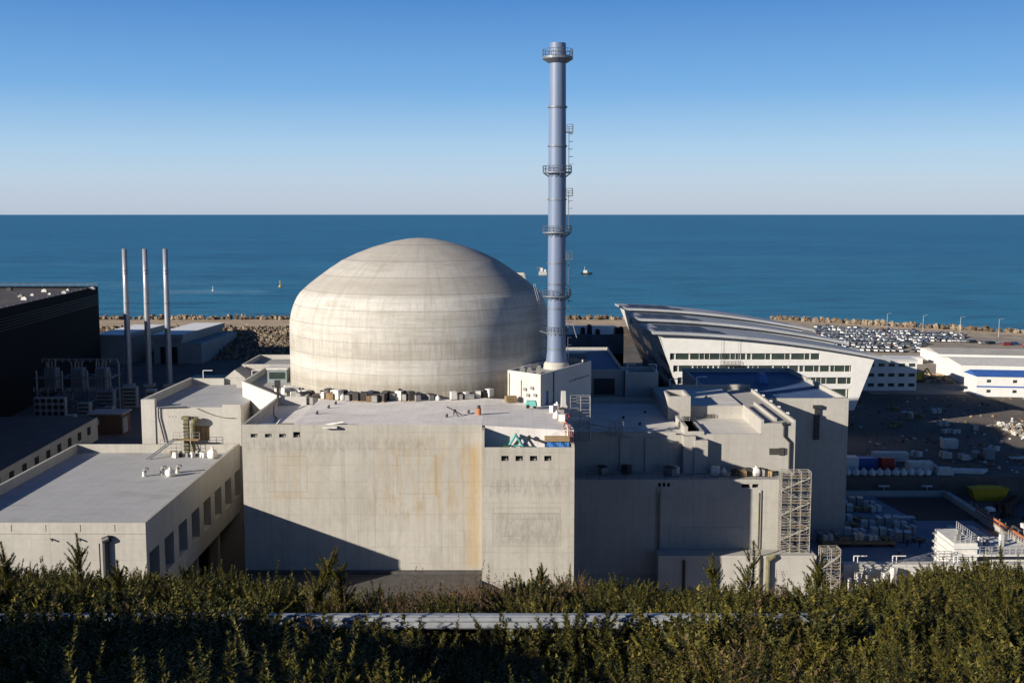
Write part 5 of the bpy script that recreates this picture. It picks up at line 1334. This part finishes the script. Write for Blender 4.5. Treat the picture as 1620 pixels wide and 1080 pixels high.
b = MB(); x0, x1, y0, y1 = 109.5, 118.3, 265, 268.5; gz = ground_z(114, 266)
b.add([(x0 + .9, y0 + .4, gz + .3), (x1 - .9, y0 + .4, gz + .3), (x1 - .9, y1 - .4, gz + .3), (x0 + .9, y1 - .4, gz + .3), (x0, y0, gz + 2.9), (x1, y0, gz + 2.9), (x1, y1, gz + 2.9), (x0, y1, gz + 2.9)],
      [(3, 2, 1, 0), (0, 1, 5, 4), (1, 2, 6, 5), (2, 3, 7, 6), (3, 0, 4, 7)])
b.build('body', 'yellow', t)
g = MB(); g.add([(x0 + .1, y0 + .1, gz + 2.75), (x1 - .1, y0 + .1, gz + 2.75), (x1 - .1, y1 - .1, gz + 2.75), (x0 + .1, y1 - .1, gz + 2.75), (x0 + 2, 266.7, gz + 3.6), (x1 - 2.4, 266.7, gz + 3.5)], [(0, 1, 5, 4), (1, 2, 5), (2, 3, 4, 5), (3, 0, 4)]); g.build('load', 'yellow', t)
g = MB(); g.tube([(x0, y0, gz + 2.9), (x1, y0, gz + 2.9), (x1, y1, gz + 2.9), (x0, y1, gz + 2.9), (x0, y0, gz + 2.9)], .12, 5); g.box(x0 + 1.2, x1 - 1.2, y0 + .5, y0 + .9, gz, gz + .3); g.box(x0 + 1.2, x1 - 1.2, y1 - .9, y1 - .5, gz, gz + .3); g.build('rim', 'yellow', t)
b = MB(); b.prism([(126, 279), (160, 287), (160, 292), (125.5, 283.5)], 6.28, 6.36); struct(b.build('road', 'paving'))
def debris_pt(rg):
    y = 277 + rg.random() ** 1.3 * 120; x = rg.uniform(.30, .47) * y + rg.uniform(-6, 6); return x, y, ground_z(x, y) + .05
rubble('debris', 'scattered stones and scraps of material over the shaded yard', debris_pt, 420, 41, ['rock_dark', 'grey_box', 'dirty_white', 'wood', 'rust_steel'], .15, .6)
rg = random.Random(52)
for i in range(26):
    y = 280 + rg.random() * 90; x = rg.uniform(.335, .45) * y
    if 138 < x < 172 and y > 315: continue
    k = rg.choices([0, 1, 2], [3, 3, 2])[0]
    dup(PP[k], (x, y, ground_z(x, y) + .03), rg.random() * 3, ['stack of pale panels out in the dark yard', 'stack of timber panels out in the dark yard', 'stack of grey panels out in the dark yard'][k], rg.uniform(.8, 1.3))['group'] = ['pale', 'timber', 'grey'][k] + ' panel stacks in the yard'
# yellow digger by the stores
t = thing('excavator', 'yellow excavator standing on the sandy patch by the stores', 'excavator', (155, 430, 6.3))
b = MB(); b.box(152, 156.4, 428.2, 429.1, 6.35, 7.2); b.box(152, 156.4, 431, 431.9, 6.35, 7.2); b.build('track', 'dark_metal', t)
b = MB(); b.box(152, 156, 428.6, 431.6, 7.3, 8.8); b.box(154.2, 155.8, 428.7, 430.2, 8.8, 10.2); b.build('body', 'yellow', t)
b = MB(); b.bar((155.8, 430.6, 8.4), (158.6, 430.6, 11.4), .35, 6); b.bar((158.6, 430.6, 11.4), (160.6, 430.6, 8.2), .28, 6); b.build('arm', 'yellow', t)
b = MB(); b.obox(160.6, 430.6, 7.0, 8.2, 1.2, 1.2, 0, 0, .6); b.build('bucket', 'dark_metal', t)
rg = random.Random(77); b = MB()
for x, y in ((158.5, 430), ): pass
def sandpt(rg):
    a = rg.random() * 6.28; r = rg.random() ** .5; return 163 + 7 * r * math.cos(a), 436 + 12 * r * math.sin(a), 6.3 + .3 * (1 - r)
rubble('earth_patch', 'sandy heap of earth beside the yellow excavator', sandpt, 240, 5, ['tan_strip', 'wood'], .5, 1.5)

# lamp posts on the dike road
for i in range(5):
    x = 196 + i * 15; y = dike_y(x) - 24
    t = thing('street_lamp', 'slim lamp post along the dike road above the car park', 'lamp post', (x, y, 8), 'lamp posts along the dike road')
    z = ground_z(x, y); b = MB(); b.bar((x, y, z), (x, y, z + 9), .14, 6, .09); b.build('post', 'galv', t)
    b = MB(); b.bar((x, y, z + 9), (x + 1.4, y - .4, z + 9.3), .1, 5); b.obox(x + 1.6, y - .4, z + 9.2, z + 9.4, .9, .4); b.build('lamp_head', 'grey_box', t)

# people on the slab
def person(x, y, z, rz, label, coat, pose):
    me = bpy.data.meshes.new('person')
    J = [(0, 0, .95), (0, 0, 1.2), (0, 0, 1.42), (0, 0, 1.55), (0, .03, 1.68), (.1, 0, .9), (.12, .06 * pose, .5), (.13, -.05 * pose, .08), (.14, .14, .04),
         (-.1, 0, .9), (-.12, .1, .5), (-.13, .0, .08), (-.14, .17, .04), (.2, 0, 1.4), (.27, .02, 1.12), (.25, .14 + .1 * pose, .9), (-.2, 0, 1.4), (-.27, .02, 1.12), (-.24, .18, .92)]
    E = [(0, 1), (1, 2), (2, 3), (3, 4), (0, 5), (5, 6), (6, 7), (7, 8), (0, 9), (9, 10), (10, 11), (11, 12), (2, 13), (13, 14), (14, 15), (2, 16), (16, 17), (17, 18)]
    rad = [.15, .16, .15, .06, .105, .1, .075, .05, .045, .1, .075, .05, .045, .075, .05, .04, .075, .05, .04]
    me.from_pydata(J, E, []); o = bpy.data.objects.new('person', me); COL.objects.link(o)
    for m_ in (coat,): me.materials.append(MATS[m_])
    sm = o.modifiers.new('skin', 'SKIN')
    if not me.skin_vertices: me.skin_vertices.new() if hasattr(me.skin_vertices, 'new') else None
    if me.skin_vertices:
        for i, r_ in enumerate(rad): me.skin_vertices[0].data[i].radius = (r_, r_)
        me.skin_vertices[0].data[0].use_root = True
    su = o.modifiers.new('sub', 'SUBSURF'); su.levels = 1; su.render_levels = 1
    o.location = (x, y, z); o.rotation_euler = (0, 0, rz); tag(o, label, 'person')
    h = bpy.data.meshes.new('helmet'); q = MB(); q.lathe(0, .03, [(.15, 1.70), (.13, 1.74), (.12, 1.80), (.07, 1.85), (.005, 1.87)], 12)
    h.from_pydata(q.v, [], q.f); h.materials.append(MATS['white_paint']); ho = bpy.data.objects.new('helmet', h); COL.objects.link(ho); ho.parent = o
    v = bpy.data.meshes.new('trousers'); return o
PEOPLE = ((76.6, 219, .4, 'person in dark clothes standing alone on the blue slab', 'cloth_dark', 0), (81.0, 227, 2.2, 'person in dark clothes walking past the dark raised platform', 'cloth_dark', 1),
          (84.6, 225.5, 1.0, 'person in orange work clothes on the slab near the formwork tower', 'hi_vis', 1), (83.2, 226.2, -1.2, 'person in dark clothes beside the one in orange', 'cloth_dark', 0))
for x, y, a, l, c, p in PEOPLE: person(x, y, 2.26, a, l, c, p)

# ------------------------------------------------------------------ things on the water
def buoy(x, y, s_, c, label):
    t = thing('buoy', label, 'buoy', (x, y, SEA)); b = MB(); b.lathe(x, y, [(.1, SEA - .3), (1.5 * s_, SEA), (1.5 * s_, SEA + 1 * s_), (.3, SEA + 1.3 * s_)], 14); b.build('float', c, t)
    b = MB(); b.bar((x, y, SEA + s_), (x, y, SEA + 5 * s_), .5 * s_, 6, .2 * s_); b.build('mast', c, t)
    b = MB(); b.lathe(x, y, [(.05, SEA + 5 * s_), (.6 * s_, SEA + 5.2 * s_), (.05, SEA + 6.4 * s_)], 8); b.build('topmark', c, t)
buoy(-246, 1206, 1.1, 'yellow', 'yellow buoy on the sea left of the dome')
buoy(-300, 1140, .8, 'dirty_white', 'pale buoy floating in the foam streak')
t = thing('intake_platform', 'pale intake platform in the sea peeping out behind the dome', 'platform', (40, 1440, SEA))
b = MB(); b.box(34, 44, 1440, 1450, SEA, -3); b.build('base', 'concrete_plain', t)
b = MB(); b.box(36, 39, 1442, 1446, -3, 2); b.box(40.5, 43, 1442, 1446, -3, 0); b.build('tower', 'dirty_white', t)
b = MB(); b.bar((35, 1444, -3), (35, 1444, 3), .3, 6); b.bar((35, 1444, 2.4), (31, 1444, 1.4), .25, 6); b.build('crane', 'orange', t)
t = thing('boat', 'small white work boat on the sea right of the stack', 'boat', (95, 1450, SEA))
b = MB(); b.add([(88, 1450, SEA), (97, 1448.5, SEA), (101, 1450, SEA), (97, 1451.5, SEA), (87, 1448, SEA + 2.2), (97, 1447.6, SEA + 2.2), (103, 1450, SEA + 3), (97, 1452.4, SEA + 2.2), (87, 1452, SEA + 2.2), (88, 1451.5, SEA)],
               [(0, 1, 5, 4), (1, 2, 6, 5), (2, 3, 7, 6), (3, 9, 8, 7), (9, 0, 4, 8), (4, 5, 6, 7, 8)]); b.build('hull', 'dark_box', t)
b = MB(); b.box(91, 95.5, 1448.6, 1451.4, SEA + 2.2, SEA + 5.2); b.box(90.6, 96, 1448.4, 1451.6, SEA + 5.2, SEA + 5.5); b.build('cabin', 'white_paint', t)
b = MB(); b.bar((92.5, 1450, SEA + 5.5), (92.5, 1450, SEA + 10), .2, 5); b.build('mast', 'white_paint', t)

# ------------------------------------------------------------------ guardrail
gr = thing('guardrail', 'galvanised road guardrail half buried in the gorse', 'guardrail', (0, 28, 58.9))
b = MB(); wp = [(0, .31), (.045, .30), (.085, .255), (.085, .22), (.01, .17), (.01, .14), (.085, .09), (.085, .055), (.045, .01), (0, 0)]
X0, X1 = -15.5, 15.5; n = 31
for (a, za), (c, zc) in zip(wp, wp[1:]):
    for i in range(n):
        xa, xb = X0 + (X1 - X0) * i / n, X0 + (X1 - X0) * (i + 1) / n
        b.add([(xa, 28 - a, 59.5 + za), (xb, 28 - a, 59.5 + za), (xb, 28 - c, 59.5 + zc), (xa, 28 - c, 59.5 + zc)], [(0, 3, 2, 1)])
b.box(X0, X1, 28.03, 28.2, 59.74, 59.84)
b.build('beam', 'rail_zinc', gr)
for i in range(9):
    x = -15 + i * 3.75; b = MB(); b.box(x - .06, x + .06, 28.01, 28.02, 58, 59.78); b.box(x - .06, x - .04, 28.02, 28.14, 58, 59.73); b.box(x + .04, x + .06, 28.02, 28.14, 58, 59.73); b.build('post', 'rail_zinc', gr)
    b = MB()
    for z in (59.58, 59.73): b.bar((x, 27.87, z), (x, 27.93, z), .022, 6)

# ------------------------------------------------------------------ gorse
RN = np.random.default_rng(5)
def shoot(L, n, ll, lw, spread=.9):
    """one spiny shoot along +z: n leaf blades as triangles (n,3,3)"""
    t = np.sort(RN.uniform(.05, 1, n)); a = np.arange(n) * 2.4 + RN.uniform(0, .6, n)
    ax = np.stack([.05 * L * np.sin(t * 3), .05 * L * np.cos(t * 2.3) - .05 * L, t * L], 1)
    k = ll * (1.15 - .75 * t) * RN.uniform(.6, 1.2, n); up = RN.uniform(.35, .95, n)
    d = np.stack([np.cos(a) * spread, np.sin(a) * spread, up], 1); d /= np.linalg.norm(d, axis=1)[:, None]
    side = np.stack([-np.sin(a), np.cos(a), np.zeros(n)], 1) * (lw * .5)
    return np.stack([ax - side, ax + side, ax + d * k[:, None]], 1)
def rotto(tri, d, tw):
    d = np.array(d) / np.linalg.norm(d); x = np.cross([0, 1, .01], d); x /= np.linalg.norm(x); y = np.cross(d, x)
    c, s_ = math.cos(tw), math.sin(tw); M = np.stack([x * c + y * s_, -x * s_ + y * c, d], 0)
    return tri @ M
def bush(ns, L, nl, ll, lw, r=.75, tall=0):
    out = []
    for i in range(ns):
        a = RN.uniform(0, 2 * math.pi); q = RN.uniform(0, 1) ** .6
        d = (math.cos(a) * q * 1.1, math.sin(a) * q * 1.1, 1.15 - .75 * q)
        s_ = shoot(L * RN.uniform(.6, 1.1), nl, ll, lw); s_ = rotto(s_, d, RN.uniform(0, 6))
        off = np.array([math.cos(a) * q * r, math.sin(a) * q * r, RN.uniform(-.1, .45) * (1.2 - q)])
        out.append(s_ + off)
    for i in range(tall):
        s_ = rotto(shoot(L * RN.uniform(1.2, 1.7), int(nl * 1.5), ll, lw), (RN.uniform(-.18, .18), RN.uniform(-.18, .18), 1), 0)
        out.append(s_ + np.array([RN.uniform(-.5, .5), RN.uniform(-.5, .5), .3]))
    return np.concatenate(out)
def tri_obj(name, tris, mat, org=(0, 0, 0)):
    v = (tris.reshape(-1, 3) - np.array(org)).astype(np.float32); n = len(v) // 3
    me = bpy.data.meshes.new(name); me.vertices.add(len(v)); me.vertices.foreach_set('co', v.ravel())
    me.loops.add(len(v)); me.loops.foreach_set('vertex_index', np.arange(len(v), dtype=np.int32))
    me.polygons.add(n); me.polygons.foreach_set('loop_start', np.arange(n, dtype=np.int32) * 3); me.polygons.foreach_set('loop_total', np.full(n, 3, dtype=np.int32))
    me.materials.append(MATS[mat]); me.update(calc_edges=True); me.validate()
    o = bpy.data.objects.new(name, me); COL.objects.link(o); o.location = org; return o
VAR = [bush(72, .56, 62, .115, .034, .62, t) for t in (0, 0, 1, 0)]
VARN = [bush(110, .50, 90, .085, .020, .64, t) for t in (0, 0, 1, 3)]
VARB = [bush(46, .6, 30, .10, .022, .6, 1) for _ in range(2)]
def place(tris, x, y, z, s_, rz):
    c, q = math.cos(rz), math.sin(rz); M = np.array([[c, q, 0], [-q, c, 0], [0, 0, 1]]); return (tris * s_) @ M + np.array([x, y, z])
green, brown = [], []
rg = random.Random(2)
y = 7.6
while y < 50:
    sp_ = 1.55 if y < 16 else (1.6 if y < 27 else 1.75)
    half = y * .47 + 2; x = -half
    while x < half:
        px_, py_ = x + rg.uniform(-.35, .35), y + rg.uniform(-.35, .35)
        if 27.2 < py_ < 28.9: py_ = 29.4 if py_ > 28 else 26.9
        u = 810 + 1800 * px_ / py_
        clump = .5 + .5 *  math.sin(px_ * .55 + 1.3 * math.sin(py_ * .31)) * math.sin(py_ * .47 + px_ * .21)
        s_ = rg.uniform(.7, 1.2) + .6 * clump
        if py_ < 28:
            mid = sstep(u, 470, 560) * (1 - sstep(u, 1060, 1130)); k = (py_ - 7) / 20.
            s_ = rg.uniform(.75, 1.2) + .6 * clump + k * ((1 - mid) * rg.uniform(.25, .8) + mid * rg.choice([-.3, -.15, 0, .2, .4]))
            if k > .72: s_ = mid * (s_ if rg.random() < .7 else rg.uniform(1.7, 2.1)) + (1 - mid) * rg.uniform(2.0, 2.6)
            if py_ < 16: s_ *= 1.1
            if u > 1350: s_ *= 1.12
        z = hill_z(px_, py_) - .15
        isb = py_ > 31 and (560 < u < 900 or 1180 < u < 1400) and rg.random() < .75 or rg.random() < .06
        V = VARB if isb else (VARN if py_ < 17 else VAR)
        (brown if isb else green).append(place(V[rg.randrange(len(V))], px_, py_, z, s_, rg.random() * 6.28))
        x += sp_ * rg.uniform(.7, 1.3)
    y += sp_ * .8
o = tag(tri_obj('gorse_thicket', np.concatenate(green), 'gorse'), 'dense dark green gorse thicket covering the hillside', 'gorse'); o['kind'] = 'stuff'
o = tag(tri_obj('dead_bracken', np.concatenate(brown), 'gorse_brown'), 'brown withered scrub beyond the guardrail', 'scrub'); o['kind'] = 'stuff'
# shoots that stand out of the thicket
TALL = [(115, 836, 34, 1.6, 'tall gorse spire in front of the low building near the left edge'), (484, 846, 30, 1.75, 'tall leaning gorse spire before the shadow on the main wall'),
        (538, 872, 31, 1.3, 'slim gorse spire right of the leaning one before the main wall'), (1128, 868, 36, 1.3, 'slim gorse spire before the left part of the low pale block'),
        (1182, 848, 35, 1.7, 'tall gorse spire before the middle of the low pale block'), (1288, 866, 36, 1.2, 'gorse spire at the right end of the low pale block'),
        (1556, 846, 22, 1.6, 'big bushy gorse spire before the white formwork tower'), (1440, 890, 24, 1.2, 'gorse spire left of the formwork tower before the pale wall'),
        (1610, 880, 21, 1.2, 'gorse spire at the right edge of the picture'), (856, 884, 38, 1.0, 'short gorse tuft before the right corner of the main building'),
        (4, 848, 30, 1.5, 'gorse spire cut by the left edge of the picture'), (180, 878, 33, 1.0, 'short gorse spire before the dark pipe of the low building')]
th = math.atan(202 / 1800.); ct, s2 = math.cos(th), math.sin(th)
for (px_, py_, Y, hh, lab) in TALL:
    u, v = (px_ - 810) / 1800., (540 - py_) / 1800.; k = Y / (ct + v * s2); x = u * k; zt = 70 + (-s2 + v * ct) * k
    zg = hill_z(x, Y) ; H = max(hh, zt - zg - .1)
    lean = (.38, 0) if px_ == 484 else (rg.uniform(-.1, .1), 0)
    parts = [rotto(shoot(H, 420, .17 * H ** .5, .032), (lean[0], lean[1], 1), 0)]
    for q in range(26 if px_ != 1556 else 44):
        f_ = rg.uniform(.05, .72); a = rg.random() * 6.28; base = np.array([lean[0] * H * f_, 0, H * f_])
        parts.append(rotto(shoot(H * .40 * (1.1 - f_ * .8), 110, .12, .030), (math.cos(a) * .75, math.sin(a) * .75, 1.0), 0) + base)
    tri = np.concatenate(parts)
    t = thing('gorse_spire', lab, 'gorse', (x, Y, zg))
    o = tri_obj('foliage', tri, 'gorse'); o.parent = t
    b = MB(); b.bar((x, Y, zg - .1), (x + lean[0] * H * .9, Y, zg + H * .92), .018, 5, .005); b.build('stem', 'stem_brown', t)
